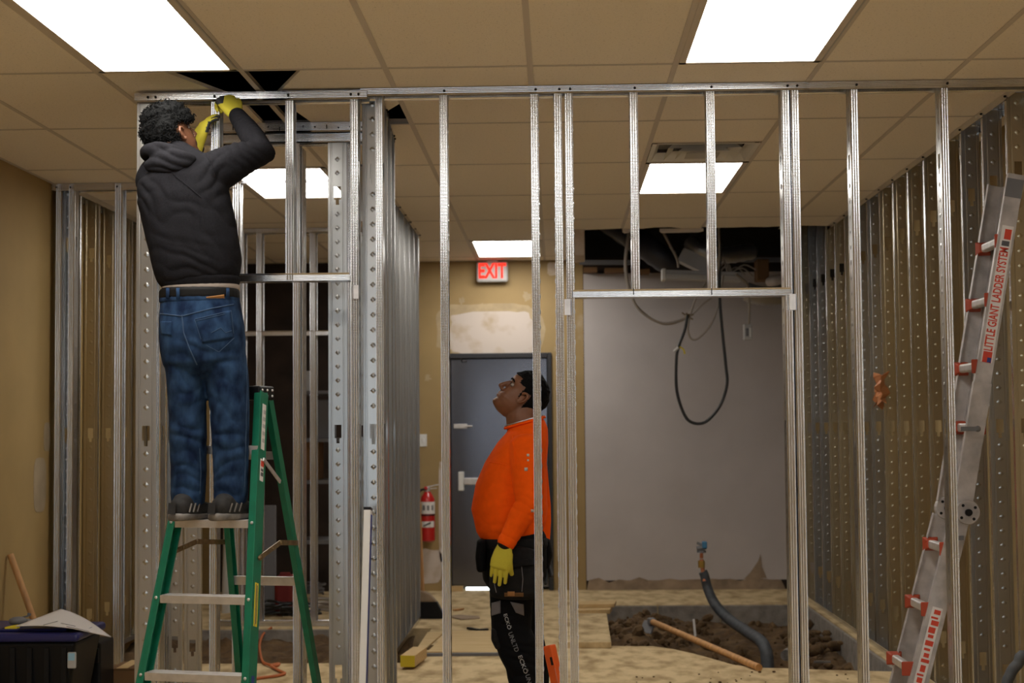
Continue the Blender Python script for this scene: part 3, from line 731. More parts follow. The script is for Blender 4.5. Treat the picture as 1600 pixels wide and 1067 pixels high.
A=P(1036,432,12.9); B=P(1158,436,12.9)
m=MB(); m.bar(A,B,.13,.05); m.build('body', MT['lgrey'], t, bevel=.008); m=MB(); m.bar(A+Vector((0,0,.035)),B+Vector((0,0,.035)),.05,.04); m.build('ballast_cover', MT['lgrey'], t, bevel=.004)
m=MB(); m.box(A.x-.012,A.x+.02,A.y-.07,A.y+.07,A.z-.035,A.z+.06); m.build('end_cap', MT['white'], t, bevel=.006)
t=empty('junction_housing',P(1085,405,13.1),'tilted grey sheet metal housing behind the dangling light fixture','metal housing')
m=MB(); m.bar(P(1063,398,13.1),P(1118,425,13.1),.16,.12); m.build('housing', MT['lgrey'], t, bevel=.004)
for k,(px0,px1,py,Y) in enumerate(((905,1000,410,13.9),(1010,1235,406,13.8))):
    a=P(px0,py,Y); b=P(px1,py,Y); tag(MB().bar(a,b,.04,.04).build('ceiling_rail', MT['mgrey']),('short','long')[k]+' dark steel rail across the torn ceiling','rail')
m=MB(); a=P(950,420,14.1)
for px,py,l in ((922,423,.12),(962,424,.2),(1000,426,.16)): 
    q=P(px,py,14.12); m.box(q.x-l/2,q.x+l/2,14.0,14.15,q.z-.02,q.z+.02)
chunk('timber_blocking','broken red-brown timber along the top of the grey drywall','timber',m,MT['card'])
m=MB(); q=P(1190,425,13.5); m.box(q.x-.05,q.x+.05,13.4,13.6,q.z-.08,q.z+.10); chunk('metal_box','small brown metal box near the wire bundle','metal box',m,MT['card'],bevel=.004)

# ---- hanging cables
def cable(name,label,pp,r,m,Y,cat='cable'):
    pts=smooth_path([P(px,py,Y+dy) for px,py,dy in pp],8); return tag(MB().tube(pts,r,8).build(name,m,smooth=60),label,cat)
cable('grey_cable','thick grey cable sagging in a low curve from the torn ceiling',[(984,358,0),(978,410,0),(984,452,.0),(1000,485,0),(1035,505,0),(1070,498,0),(1074,492,0)],.010,MT['cable'],12.6)
cable('grey_cable','thin grey cable looping beside the sagging thick one',[(982,356,.05),(976,420,.05),(988,466,.05),(1010,492,.05),(1040,507,.05),(1075,496,.05),(1100,474,.05),(1125,455,.05)],.007,MT['cable'],12.6)
cable('grey_cable','short pale cable loop hanging just below the wire knot',[(1130,430,.02),(1124,470,.02),(1112,505,0),(1092,528,0),(1080,529,0),(1075,515,0),(1078,495,0),(1088,465,0),(1104,440,.02)],.008,MT['cable'],12.55)
cable('grey_cable','pale cable dropping to the small grey box',[(1150,428,0),(1168,445,.2),(1171,470,.3),(1170,507,.4)],.010,MT['cable'],12.6)
cable('black_cable','long black cable hanging in a big loop in front of the grey drywall',[(1126,380,0),(1124,450,0),(1128,510,0),(1134,570,0),(1136,600,0),(1126,632,0),(1108,655,0),(1092,662,0),(1075,656,0),(1064,635,0),(1057,605,0),(1057,560,0),(1061,540,0),(1070,515,0),(1074,492,0)],.012,MT['bcable'],12.5)
cable('black_cable','black wire hanging from the ceiling beside the middle header stud',[(1122,345,0),(1124,400,0),(1120,430,0),(1112,450,0)],.009,MT['cable'],12.45)
cable('grey_cable','grey cable slanting down onto the dangling light fixture',[(1036,362,0),(1048,385,0),(1058,405,0),(1060,418,0)],.010,MT['cable'],12.8)
q=P(1074,494,12.55); m=MB(); rr=random.Random(2)
for k in range(7):
    a=Vector((rr.uniform(-.05,.05),rr.uniform(-.02,.02),rr.uniform(-.03,.05))); m.tube([q-a*.3,q+a],.006,6)
m.ball(q,.022); chunk('wire_knot','brown taped knot where the hanging wires meet','wire knot',m,MT['brass'])
t=empty('cable_clip',P(1061,542,12.5),'pale wire nuts taped to the black cable loop','wire nut')
m=MB(); q=P(1060,543,12.47); m.cyl(q,P(1053,549,12.47),.010); m.build('wire_nut', MT['white'], t)
m=MB(); m.tube(smooth_path([P(1062,542,12.47),P(1068,546,12.47),P(1070,553,12.47)],4),.007,6); m.build('tail', MT['yellow'], t)
m=MB(); rr=random.Random(4)
for k in range(9):
    a=P(1140+rr.uniform(-6,6),425,12.9); b=P(1150+rr.uniform(-30,40),405+rr.uniform(-6,35),12.9+rr.uniform(-.1,.2)); m.tube(smooth_path([a,(a+b)/2+Vector((0,0,.05)),b],4),.006,6)
tag(m.build('wire_bundle',MT['cable']),'tangled grey wires above the dangling light fixture','wires',kind='stuff')
q=P(1168,519,13.0); t=empty('control_box',q,'small grey control box hanging on a cable before the grey drywall','control box')
m=MB(); m.box(q.x-.034,q.x+.034,12.96,13.03,q.z-.065,q.z+.065); m.build('case', MT['lgrey'], t, bevel=.008)
MB().box(q.x-.02,q.x+.004,12.952,12.962,q.z-.035,q.z+.03).build('display', MT['mgrey'], t, bevel=.003)
MB().box(q.x+.01,q.x+.024,12.954,12.962,q.z-.04,q.z+.035).build('label', MT['white'], t)

# ---- soil pit things
t=empty('water_pipe',PZ(1190,995,-.12),'capped water pipe with a grey foam sleeve rising from the soil','pipe')
pp=[(1200,1060,10.45),(1198,1022,10.5),(1190,1003,10.6),(1172,990,10.9),(1140,968,11.4),(1118,945,11.6),(1106,920,11.7),(1101,900,11.7),(1098,893,11.7)]
pts=smooth_path([P(*a) for a in pp],8); MB().tube(pts,[.043-.010*k/len(pts) for k in range(len(pts))],14).build('foam_sleeve', MT['hose'], t, smooth=60)
pts=smooth_path([P(1101,908,11.68),P(1098,890,11.7),P(1096,874,11.7)],6); MB().tube(pts,.016,10).build('copper_riser', MT['copper'], t, smooth=60)
q=P(1096,876,11.7); MB().cyl(q-Vector((0,0,.05)),q,.026,10).build('brass_fitting', MT['brass_bright'] if 'brass_bright' in MT else MT['yellow'], t)
pts=[P(1096,872,11.7),P(1096,862,11.7)]; MB().tube(pts,.013,10).build('copper_riser', MT['copper'], t)
m=MB(); q=P(1096,857,11.7); m.cyl(q-Vector((.035,0,.0)),q+Vector((.035,0,.01)),.016,10); m.cyl(q-Vector((0,0,.03)),q-Vector((0,0,.012)),.034,12); m.bar(P(1089,848,11.7),P(1098,852,11.7),.02,.02); m.build('valve', MT['mgrey'], t)
m=MB(); q=P(1101,850,11.68); m.box(q.x-.018,q.x+.016,11.65,11.71,q.z-.03,q.z+.02); m.build('valve_lever', MT['blue_bright'] if 'blue_bright' in MT else MT['cyan'], t, bevel=.006)
t=empty('shovel',PZ(1100,1005,0),'wooden-handled shovel lying across the edge of the soil pit','shovel')
a=P(1016,970,11.2); b=P(1186,1045,9.75); a.z=.03; a=P(1016,970,11.35); b=PZ(1186,1043,.02)
MB().tube([a,a.lerp(b,.5),b],.022,12).build('handle', MT['handle'], t, smooth=60)
m=MB(); c=a+(a-b).normalized()*.05; m.bar(a+(b-a).normalized()*.06,a,.05,.05); q=P(1008,977,11.3); m.bar(a,q+Vector((0,0,-.06)),.10,.02); m.build('socket', MT['mgrey'], t, bevel=.008)
m=MB(); q=P(1086,974,11.5); m.bar(q-Vector((0,0,.09)),q+Vector((-.01,0,.03)),.025,.015); chunk('paint_stake','small pale stake stuck in the soil','stake',m,MT['paper'])
m=MB(); q=P(1228,1024,10.4); 
m.tube([q+Vector((.03,.10,.0)),q],.036,14); m.tube([q+Vector((0,-.001,0)),q+Vector((0,-.004,0))],.026,12)
chunk('pipe_stub','pale pipe end sticking out of the soil wall','pipe',m,MT['sole'])
m=MB(); m.bar(P(1272,1034,10.05),P(1298,1034,10.05),.02,.012); chunk('conduit','thin pale conduit crossing the pit corner behind the right jamb','conduit',m,MT['sole'])
# boards by the pit
def board(name,label,cat,poly_px,z,th,m,par=None):
    poly=[PZ(px,py,z+th) for px,py in poly_px]; mb=MB().prism([(p.x,p.y) for p in poly],z,z+th); return tag(mb.build(name,m,bevel=.003),label,cat)
board('lumber_offcut','lower of two stacked lumber offcuts beside the soil pit','lumber',[(898,954),(953,952),(957,946),(900,948)],.001,.035,MT['wood'])
board('lumber_offcut','upper of two stacked lumber offcuts beside the soil pit','lumber',[(903,944),(960,943),(963,938),(905,939)],.037,.03,MT['wood'])
t_=board('concrete_paver','flat raised concrete slab piece left of the soil pit','concrete slab',[(872,1003),(955,1003),(948,958),(880,958)],.001,.04,MT['concrete'])
board('plywood_sheet','large plywood sheet on the floor left of the man in orange','plywood',[(667,1018),(846,1019),(846,985),(702,985)],.001,.018,MT['ply'])
a=PZ(666,1021,.01); b=PZ(790,1020,.01); m=MB(); m.bar(a+Vector((0,-.05,.0)),b+Vector((0,-.05,.0)),.03,.018); chunk('dark_strip','dark painted wood strip along the edge of the plywood sheet','strip',m,MT['blue_grey'] if 'blue_grey' in MT else MT['mgrey'])
board('plywood_sheet','plywood piece under the stud wall end near the floor slot','plywood',[(632,1042),(650,1022),(662,1015),(694,987),(668,987)],.001,.012,MT['ply'])
t=empty('lumber_block',PZ(636,1030,0),'short lumber block with a yellow painted end by the floor slot','lumber')
a=PZ(637,1033,.051); b=PZ(656,1019,.051); MB().bar(a,b,.09,.07).build('block', MT['wood'], t, bevel=.004); d=(a-b).normalized(); MB().bar(a+d*.004,a+d*.001,.088,.068).build('painted_end', MT['yellow'], t)
board('cardboard_scrap','pale grey cardboard scrap lying before the exit door','scrap',[(700,962),(720,967),(750,965),(748,962),(718,960)],.001,.008,MT['greydirt'])
m=MB(); a=PZ(732,981,.012); b=PZ(748,984,.012); c=PZ(762,983,.012); m.bar(a,b,.03,.012); m.bar(b,c,.03,.012); chunk('black_scrap','thin bent black strip on the floor by the man in orange','scrap',m,MT['black'])
m=MB(); m.bar(PZ(710,953,.01),PZ(722,951,.01),.04,.01); chunk('wood_chip','small wood chip on the floor before the exit door','scrap',m,MT['handle'])
# black dustpan-like tray behind inner wall
t=empty('broom',PZ(675,965,0),'wide black broom head standing at the end of the inner stud wall','broom')
a=PZ(655,966,0); b=PZ(697,966,0); Y=a.y; zt=ZZ(940,Y,670)
m=MB(); slabXZ(m,[(a.x+.01,0),(b.x,0),(P(683,945,Y).x,zt),(a.x+.01,zt)],Y-.03,Y+.05); m.build('bristles', MT['black'], t)
m=MB(); slabXZ(m,[(a.x+.01,zt),(P(683,945,Y).x,zt),(P(672,930,Y).x,zt+.06),(a.x+.01,zt+.09)],Y-.03,Y+.05); m.build('broom_block', MT['greydirt'], t, bevel=.01)
m=MB(); m.tube([(a.x+.03,Y,zt+.05),(a.x-.03,Y+.25,1.2)],.013,8); m.build('handle', MT['handle'], t)

# ---- green stepladder
LA=math.radians(14.0); fdv=Vector((-math.sin(LA),-math.cos(LA),0)); rdv=Vector((math.cos(LA),-math.sin(LA),0)); zv=Vector((0,0,1))
capz=1.64; cb=P(370,604,6.74); base=Vector((cb.x,cb.y,0))
lad=empty('stepladder',base,'green fibreglass stepladder the man in the grey hoodie stands on','ladder')
SF,SRr=.27,.29
def LP(s,z,side,off=0):   # point on the front (s=1) or rear (s=-1) rails at height z
    hw=(.152+(capz-z)*.078) if s>0 else (.125+(capz-z)*.055)
    d=.05+(capz-z)*SF if s>0 else -(.05+(capz-z)*SRr)
    return base+fdv*(d+off)+rdv*(hw*side)+zv*z
for sd in (-1,1):
    a,b=LP(1,0.0,sd),LP(1,capz-.03,sd); dirv=(b-a).normalized(); nrm=rdv.cross(dirv).normalized()
    m=MB(); w_,d_=.028,.075
    m.bar(a,b,.006,d_,up=fdv); 
    for o2 in (-1,1): m.bar(a+fdv*(o2*(d_/2-.003))-rdv*sd*.014,b+fdv*(o2*(d_/2-.003))-rdv*sd*.014,.030,.006,up=fdv)
    rail=m.build('front_rail', MT['green'], lad, bevel=.0015)
    a,b=LP(-1,0.0,sd),LP(-1,capz-.03,sd)
    m=MB(); m.bar(a,b,.005,.045,up=fdv)
    for o2 in (-1,1): m.bar(a+fdv*(o2*.020)-rdv*sd*.012,b+fdv*(o2*.020)-rdv*sd*.012,.026,.005,up=fdv)
    m.build('rear_rail', MT['green'], lad, bevel=.0015)
    for s_ in (1,-1):
        q=LP(s_,.0,sd); m=MB(); m.bar(q+zv*.0,q+zv*.06,.05,.09,up=fdv); m.build('foot', MT['black'], lad, bevel=.006)
STEPZ=[.172,.475,.778,1.082]
sp=[]
for k,z in enumerate(STEPZ):
    L_=LP(1,z,-1); R2=LP(1,z,1); m=MB(); a=L_+rdv*.030; b=R2-rdv*.030
    m.bar(a-zv*.0015,b-zv*.0015,.082,.003); m.bar(a+fdv*.040-zv*.016,b+fdv*.040-zv*.016,.003,.032); m.bar(a-fdv*.040-zv*.016,b-fdv*.040-zv*.016,.003,.032)
    for g in (-.02,0,.02): m.bar(a+fdv*g+zv*.0005,b+fdv*g+zv*.0005,.006,.002)
    m.build('step', MT['alu'], lad, bevel=.001)
    for q,s_ in ((L_,-1),(R2,1)): sp.append(q+fdv*.0375+zv*-.01-rdv*s_*.012)
z=1.385; L_=LP(1,z,-1); R2=LP(1,z,1); m=MB(); m.bar(L_,R2,.082,.004); m.bar(L_+fdv*.04-zv*.016,R2+fdv*.04-zv*.016,.003,.032); m.build('step', MT['alu'], lad)
m=MB()
for q in sp: m.ball(q+fdv*.003,.007,.007,.007,n=8)
tag(m.build('rivets', MT['alu'], lad),kind='stuff')
for z,hh in ((.78,.038),(1.34,.034),(.25,.034)):
    m=MB(); m.bar(LP(-1,z,-1),LP(-1,z,1),.006,hh); m.bar(LP(-1,z,-1)+zv*hh/2,LP(-1,z,1)+zv*hh/2,.03,.003); m.build('rear_brace', MT['alu'], lad)
# top cap
m=MB(); c=base+zv*(capz); hw=.142
for k in (0,): 
    m.bar(c-rdv*hw-zv*.03,c+rdv*hw-zv*.03,.15,.06,up=zv)
cap=m.build('top_cap', MT['black'], lad, bevel=.008)
m=MB()
for dx in (-.11,-.04,.04,.11):
    for dy in (-.04,.04): q=c+rdv*dx+fdv*dy; m.cyl(q-zv*.004,q+zv*.0012,.012,8)
for dz in (-.018,-.042):
    for dy in (-.05,0,.05): q=c+rdv*(hw)+fdv*dy+zv*dz; m.ball(q,.006,n=6)
tag(m.build('cap_screws', MT['alu'], cap),kind='stuff')
# spreaders
for sd in (-1,1):
    a=LP(1,.93,sd,.0)+rdv*sd*.012; b=LP(-1,.955,sd)+rdv*sd*.012; mid=a.lerp(b,.52)+zv*.030
    m=MB(); m.bar(a,mid,.005,.022); m.bar(mid,b,.005,.022); m.ball(mid,.010,n=6); m.ball(a,.010,n=6); m.ball(a.lerp(mid,.6),.008,n=6); m.build('spreader', MT['brass'], lad)
    a=LP(1,1.36,sd); b=LP(1,1.26,sd)
m=MB(); a=LP(1,1.33,1)+rdv*.01; m.bar(a,a-fdv*.17-zv*.10,.006,.016); m.build('diagonal_brace', MT['alu'], lad)
# labels on the right front rail
def rail_label(z0,z1,m,name,w=.030,off=.004,xo=0):
    a=LP(1,z0,1); b=LP(1,z1,1); n=rdv; mb=MB(); mb.bar(a+n*off+fdv*xo,b+n*off+fdv*xo,.002,w,up=fdv); return mb.build(name,m,lad)
rail_label(.66,.83,MT['yellow'],'warning_label'); rail_label(.663,.827,MT['ink'],'label_print',.002,.0056,.008); rail_label(.67,.82,MT['ink'],'label_print',.0035,.0056,-.002)
rail_label(1.37,1.56,MT['paper'],'data_label'); rail_label(1.24,1.33,MT['paper'],'warning_label'); rail_label(1.30,1.322,MT['redink'],'label_print',.026,.0058)
for z in (1.40,1.43,1.46,1.49,1.52): rail_label(z,z+.015,MT['lgrey'],'label_print',.022,.0056)
rail_label(1.26,1.275,MT['ink'],'label_print',.02,.0056); rail_label(1.28,1.29,MT['ink'],'label_print',.02,.0056); rail_label(.36,.47,MT['blueink'],'brand_label',.024)

# ---- aluminium multi-position ladder at right
YN,YFAR=7.13,7.48
al=empty('aluminium_ladder',P(1440,1000,7.45),'worn aluminium folding ladder with red rung ends leaning on the right stud wall','ladder')
T0=P(1588,272,YN); H0=P(1503,800,YN); B0=P(1404,1190,YN)
sl=(B0-H0)/(B0.z-H0.z); B0=H0+sl*(0.0-H0.z)
def shift(p,Y): return Vector((p.x,Y,p.z))
def rail2(a,b,Y,w,nm,off=0,outer=1):
    a=shift(a,Y); b=shift(b,Y); d=(b-a).normalized(); n=Vector((0,1,0)).cross(d).normalized(); m=MB()
    m.bar(a,b,.004,w,up=n)
    for o2 in (-1,1): m.bar(a+n*(o2*(w/2-.002))+Vector((0,outer*.014,0)),b+n*(o2*(w/2-.002))+Vector((0,outer*.014,0)),.028,.004,up=n)
    return m.build(nm, MT['alu_dull'], al, bevel=.001)
H1=H0+(T0-H0)*.02; H2=H0+(B0-H0)*.03
rail2(T0,H1,YN,.074,'upper_rail',outer=1); rail2(T0,H1,YFAR,.074,'upper_rail',outer=-1)
mid=H0.lerp(T0,.38)
rail2(mid,H1,YN-.006,.082,'rail_sleeve',outer=1); rail2(H2,B0,YN,.086,'lower_rail',outer=1); rail2(H2,B0,YFAR,.086,'lower_rail',outer=-1)
for Y in (YN-.012,YFAR+.012):
    m=MB(); c=shift(H0,Y)+Vector((.02,0,0)); m.cyl(c-Vector((0,.02,0)),c+Vector((0,.02,0)),.055,20); hg=m.build('hinge', MT['alu_dull'], al, bevel=.004)
    m=MB(); m.cyl(c-Vector((0,.035,0)),c+Vector((0,.035,0)),.016,10); 
    for a in (0.6,2.2,3.8,5.4): q=c+Vector((.038*math.cos(a),0,.038*math.sin(a))); m.cyl(q-Vector((0,.022,0)),q+Vector((0,.022,0)),.007,8)
    m.build('hinge_pin', MT['black'], hg)
def rung(c):
    m=MB(); a=shift(c,YN+.02); b=shift(c,YFAR-.02); m.bar(a,b,.036,.040); rg=m.build('rung', MT['alu'], al, bevel=.010,seg=3)
    for q,s in ((a,1),(b,-1)):
        e=MB(); e.bar(q-Vector((0,s*.012,0)),q+Vector((0,s*.03,0)),.075,.066,taper=.62); e.build('rung_end', MT['orange_dull'], rg, bevel=.005)
MT['orange_dull']=mat('faded_red_plastic',(.40,.055,.02),.55)
nU=Vector((-1,0,0))
for px,py in ((1553,376),(1537,468),(1517,572)): c=P(px+14,py,(YN+YFAR)/2-.17); rung(c)
for px,py in ((1520,668),(1473,858),(1444,952),(1414,1045)): c=P(px+8,py,(YN+YFAR)/2-.17); rung(c)
m=MB(); q=P(1512,670,YN-.02); m.bar(q-Vector((.03,.0,0)),q+Vector((.035,-.02,0)),.02,.02); m.ball(q+Vector((.04,-.02,0)),.014,n=8); m.build('lock_pin', MT['mgrey'], al)
m=MB(); q=P(1472,862,YN-.02); 
m=MB(); q=P(1497,845-5,YN-.02); m.bar(q-Vector((.03,0,0)),q+Vector((.02,-.02,0)),.02,.02); m.build('lock_pin', MT['mgrey'], al)
# rail print
d=(T0-H0).normalized(); n_=Vector((0,-1,0)); xdir=d; ydir=n_.cross(xdir)   # text reads up the rail
def along(t): return shift(H0.lerp(T0,t),YN-.0045)
def strip(t0,t1,w,m,name,dy=0,off=0):
    a=along(t0)+Vector((0,-dy,0)); b=along(t1)+Vector((0,-dy,0)); nn=Vector((0,1,0)).cross((b-a).normalized()).normalized(); mb=MB(); mb.bar(a+nn*off,b+nn*off,.0015,w,up=nn); return mb.build(name,m,al)
strip(.44,.845,.052,MT['paper_dull'] if 'paper_dull' in MT else MT['paper'],'brand_sticker')
me=text_mesh('LITTLE GIANT LADDER SYSTEM',.060,bold=.0012,extrude=.0008)
xs=[v.co.x for v in me.vertices]; Ltxt=max(xs)-min(xs); want=(along(.78)-along(.475)).length
me.transform(Matrix.Diagonal((want/Ltxt,.9,1,1))); place(me, frame4(along(.6275)+Vector((0,-.0015,0)),xdir,ydir), MT['redink'],'lettering',al)
strip(.44,.472,.040,MT['redink'],'flag_stripes',.001); strip(.441,.455,.018,MT['blueink'],'flag_canton',.002,.010)
strip(.805,.835,.030,MT['redink'],'logo_print',.001,.004); strip(.785,.80,.034,MT['ink'],'small_print',.001)
strip(.93,.985,.076,MT['mgrey'],'rubber_tip',.0)
d2=(B0-H0)
def low(t0,t1,w,m,name,dy=0,off=0):
    a=shift(H0+d2*t0,YN-.004-dy); b=shift(H0+d2*t1,YN-.004-dy); nn=Vector((0,1,0)).cross((b-a).normalized()).normalized(); mb=MB(); mb.bar(a+nn*off,b+nn*off,.0015,w,up=nn); return mb.build(name,m,al)
low(.40,.92,.046,MT['paper'],'instruction_sticker')
rr=random.Random(9); t_=.41
while t_<.90:
    l=rr.uniform(.008,.03); low(t_,t_+l,rr.uniform(.022,.04),MT['redink'],'instruction_print',.001,rr.uniform(-.004,.004)); t_+=l+rr.uniform(.006,.012)

# ---- long level leaning on the closet corner
a=P(575,797,6.83); b=P(564,1180,6.70); b=a+(b-a)*(a.z/(a.z-b.z)); t=empty('spirit_level',b,'long white box level with a black end leaning at the closet corner','level')
up_=Vector((0,-1,0)); MB().bar(b,a,.030,.062,up=up_).build('body', MT['white'], t, bevel=.003)
d=(a-b).normalized(); MB().bar(a,a+d*.012,.032,.064,up=up_).build('end_cap', MT['black'], t, bevel=.002)
s_=Vector((1,0,0)); MB().bar(b+s_*.0155+d*.05,a+s_*.0155-d*.02,.002,.050,up=up_).build('side_web', MT['blueink'], t)
# ---- orange tool by the man
a=P(858,1008,7.35); b=P(880,1110,7.30); t=empty('orange_tool',b,'upright orange tool handle with a black grip slot beside the man in orange','tool handle')
b=a+(b-a)*(a.z/(a.z-b.z))
MB().bar(a,b,.040,.05).build('handle', MT['orange'], t, bevel=.006)
q=a.lerp(b,.11); q2=a.lerp(b,.19); MB().bar(q-Vector((0,.026,0)),q2-Vector((0,.026,0)),.020,.006).build('grip_slot', MT['black'], t)
MB().bar(a.lerp(b,.22)+Vector((.004,-.026,0)),a.lerp(b,.5)+Vector((.004,-.026,0)),.004,.004).build('seam', MT['lgrey'], t)

# ---- tote with papers at left
TY0,TY1=7.85,8.30; xr=P(118,1010,TY0).x; xl=-3.02; zl=ZZ(1003,TY0,60)
t=empty('storage_tote',((xl+xr)/2,(TY0+TY1)/2,0),'black storage tote with a blue lid at the lower left','tote')
m=MB(); bx=[]
for z,k in ((0,.06),(zl,0.0)): bx+=[(xl+k,TY0+k,z),(xr-k,TY0+k,z),(xr-k,TY1-k,z),(xl+k,TY1-k,z)]
m.add(bx,[(3,2,1,0),(4,5,6,7),(0,1,5,4),(1,2,6,5),(2,3,7,6),(3,0,4,7)]); m.build('body', MT['black'], t, bevel=.02, seg=3)
m=MB()
for x in np.linspace(xl+.12,xr-.06,6): m.box(x-.012,x+.012,TY0-.002,TY0+.04,.05,zl-.03)
m.build('ribs', MT['black'], t)
lid=MB().box(xl-.01,xr+.02,TY0-.02,TY1+.02,zl,zl+.045).build('lid', MT['blue'], t, bevel=.018, seg=3)
MB().box(xl+.06,xr-.06,TY0+.05,TY1-.05,zl+.045,zl+.06).build('lid_ridge', MT['blue'], lid, bevel=.01)
q=P(113,1028,TY0-.02); m=MB(); m.box(q.x-.022,q.x+.022,TY0-.034,TY0-.02,q.z-.05,q.z+.03); lt=m.build('latch', MT['lgrey'], t, bevel=.006)
MB().box(q.x-.016,q.x+.016,TY0-.036,TY0-.033,q.z-.01,q.z+.026).build('latch_label', MT['cyan'], lt)
m=MB(); q2=P(147,1012,8.15); m.box(q2.x-.02,q2.x+.03,8.12,8.18,q2.z-.05,q2.z+.03)
# second box behind the tote
m=MB(); a=P(120,1004,8.35); b=P(152,1000,8.35); m.box(-2.75,b.x+.02,8.34,8.60,0,a.z); t2=empty('tool_case',(-2.6,8.45,0),'black tool case tucked behind the blue-lidded tote','tool case'); m.build('case', MT['black'], t2, bevel=.012)
q=P(148,1022,8.33); m=MB(); m.box(q.x-.02,q.x+.02,8.325,8.345,q.z-.045,q.z+.03); m.build('latch', MT['black'], t2, bevel=.004); q=P(139,1014,8.33); MB().box(q.x-.012,q.x+.012,8.328,8.342,q.z-.04,q.z+.02).build('latch_label', MT['cyan'], t2)
# papers: curved sheets
zz=zl+.062
def sheet(name,label,corners,z0,cat='papers',mm=None,amp=.03,th=.004):
    A_,B_,C_,D_=[Vector(c) for c in corners]; n=14; vs=[]; 
    for j in range(n+1):
        for i in range(n+1):
            u,v=i/n,j/n; p=(A_*(1-u)+B_*u)*(1-v)+(D_*(1-u)+C_*u)*v
            p.z+=amp*math.sin(u*3.0+.4)*(.4+.6*v); vs.append(p)
    fs=[(j*(n+1)+i,j*(n+1)+i+1,(j+1)*(n+1)+i+1,(j+1)*(n+1)+i) for j in range(n) for i in range(n)]
    o=MB().add(vs,fs).build(name,mm or MT['paper'],smooth=60); s=o.modifiers.new('thick','SOLIDIFY'); s.thickness=th; s.offset=1
    return tag(o,label,cat)
c0=P(24,984,7.84); c1=P(172,995,7.98); c2=P(128,973,8.25); c3=P(95,962,8.28)
c0.z=zz+.016; c1.z=zz-.035; c2.z=zz+.012; c3.z=zz+.045
c1=P(112,999,7.82); c1.z=zz+.014
dsh=sheet('floor_plan','unrolled white building plan lying on the blue tote lid',(c0,c1,P(174,993,8.1),c3),0,amp=.022)
pl=MB()
def on(px,py,Y,dz=.03): q=P(px,py,Y); return q
dsh2=dsh
# printed plan lines laid onto the sheet
bpy.context.view_layer.update(); dg=bpy.context.evaluated_depsgraph_get(); bv=BVHTree.FromObject(dsh.evaluated_get(dg) if False else dsh, dg)
def onto(px,py):
    d=ray(px,py).normalized(); h=bv.ray_cast(CAM,d)
    return None if h[0] is None else h[0]
lines=[((95,986),(110,989)),((110,989),(118,983)),((118,983),(104,980)),((104,980),(95,986)),((85,984),(120,990)),((118,983),(140,988)),((95,975),(118,980)),((125,985),(135,991)),((60,980),(90,972)),((108,994),(112,988))]
for (a,b) in lines:
    pa=[onto(a[0]+(b[0]-a[0])*k/4,a[1]+(b[1]-a[1])*k/4) for k in range(5)]
    pa=[q+Vector((0,0,.005)) for q in pa if q is not None]
    if len(pa)>1: pl.tube(pa,.0014,4)
if pl.v: pl.build('plan_lines', MT['ink'], dsh)
m=MB(); q=P(28,979,8.0); m.ball((q.x,q.y,zz+.025),.05,.04,.022,n=10); chunk('tape_measure','grey tape measure behind the plans on the tote','tape measure',m,MT['mgrey'],smooth=60)
t=empty('utility_knife',P(18,982,7.95),'yellow utility knife beside the plans on the tote','knife')
m=MB(); a=P(8,983,7.92); b=P(30,979,7.92); m.bar(a,b,.03,.024); m.build('handle', MT['yellow'], t, bevel=.008); m=MB(); m.bar(a+Vector((-.02,0,-.005)),a,.026,.018); m.build('grip', MT['black'], t, bevel=.004)
m=MB(); q=P(36,972,8.1); m.ball((q.x,q.y,q.z-.01),.07,.05,.03,n=10); m.bar(P(28,966,8.1),P(45,962,8.1),.008,.008); m.bar(P(45,962,8.1),P(46,958,8.1),.012,.016); chunk('rag','grey rag with a small black wrench on the tote','rag',m,MT['mgrey'],smooth=60)
m=MB(); a=PX(16,866,XL+.02); b=PX(58,985,XL+.12); b=Vector((-2.86,8.75,0)); q=P(54,972,8.7); dd=(q-a).normalized(); b=a+dd*(a.z/-dd.z); m.tube([a,b],.018,12); chunk('wooden_pole','bare wooden pole leaning on the ochre wall behind the tote','pole',m,MT['handle'],smooth=60)
t=empty('cardboard_box',PZ(190,1060,0),'brown cardboard box at the foot of the left stud','box')
a=P(168,1046,8.6); b=P(213,1046,8.6); MB().box(a.x,b.x,8.6,8.9,0,a.z).build('box', MT['card'], t, bevel=.004); MB().box(a.x,b.x,8.595,8.74,a.z,a.z+.006).build('flap', MT['card'], t); MB().box((a.x+b.x)/2-.03,(a.x+b.x)/2+.03,8.596,8.9,a.z+.006,a.z+.008).build('tape', MT['wood'], t)
# orange cord on floor
pp=[(425,980,0),(412,990,0),(406,1005,0),(407,1022,0),(412,1035,.0),(430,1040,0),(436,1037,0),(424,1040,0),(437,1048,0),(445,1052,0),(430,1056,0),(400,1060,0),(372,1066,0)]
pts=[]
for k,(px,py,_) in enumerate(pp):
    z=.012
    q=PZ(px,py,z)
    if TR0<q.y<TR1: q=P(px,py,TR1-.03 if py<1000 else TR0+.02+ (1035-py)/35*1.6); 
    pts.append(q)
tag(MB().tube(smooth_path(pts,6),.009,8).build('extension_cord',MT['ocable'],smooth=60),'orange extension cord trailing over the trench behind the green ladder','cord')
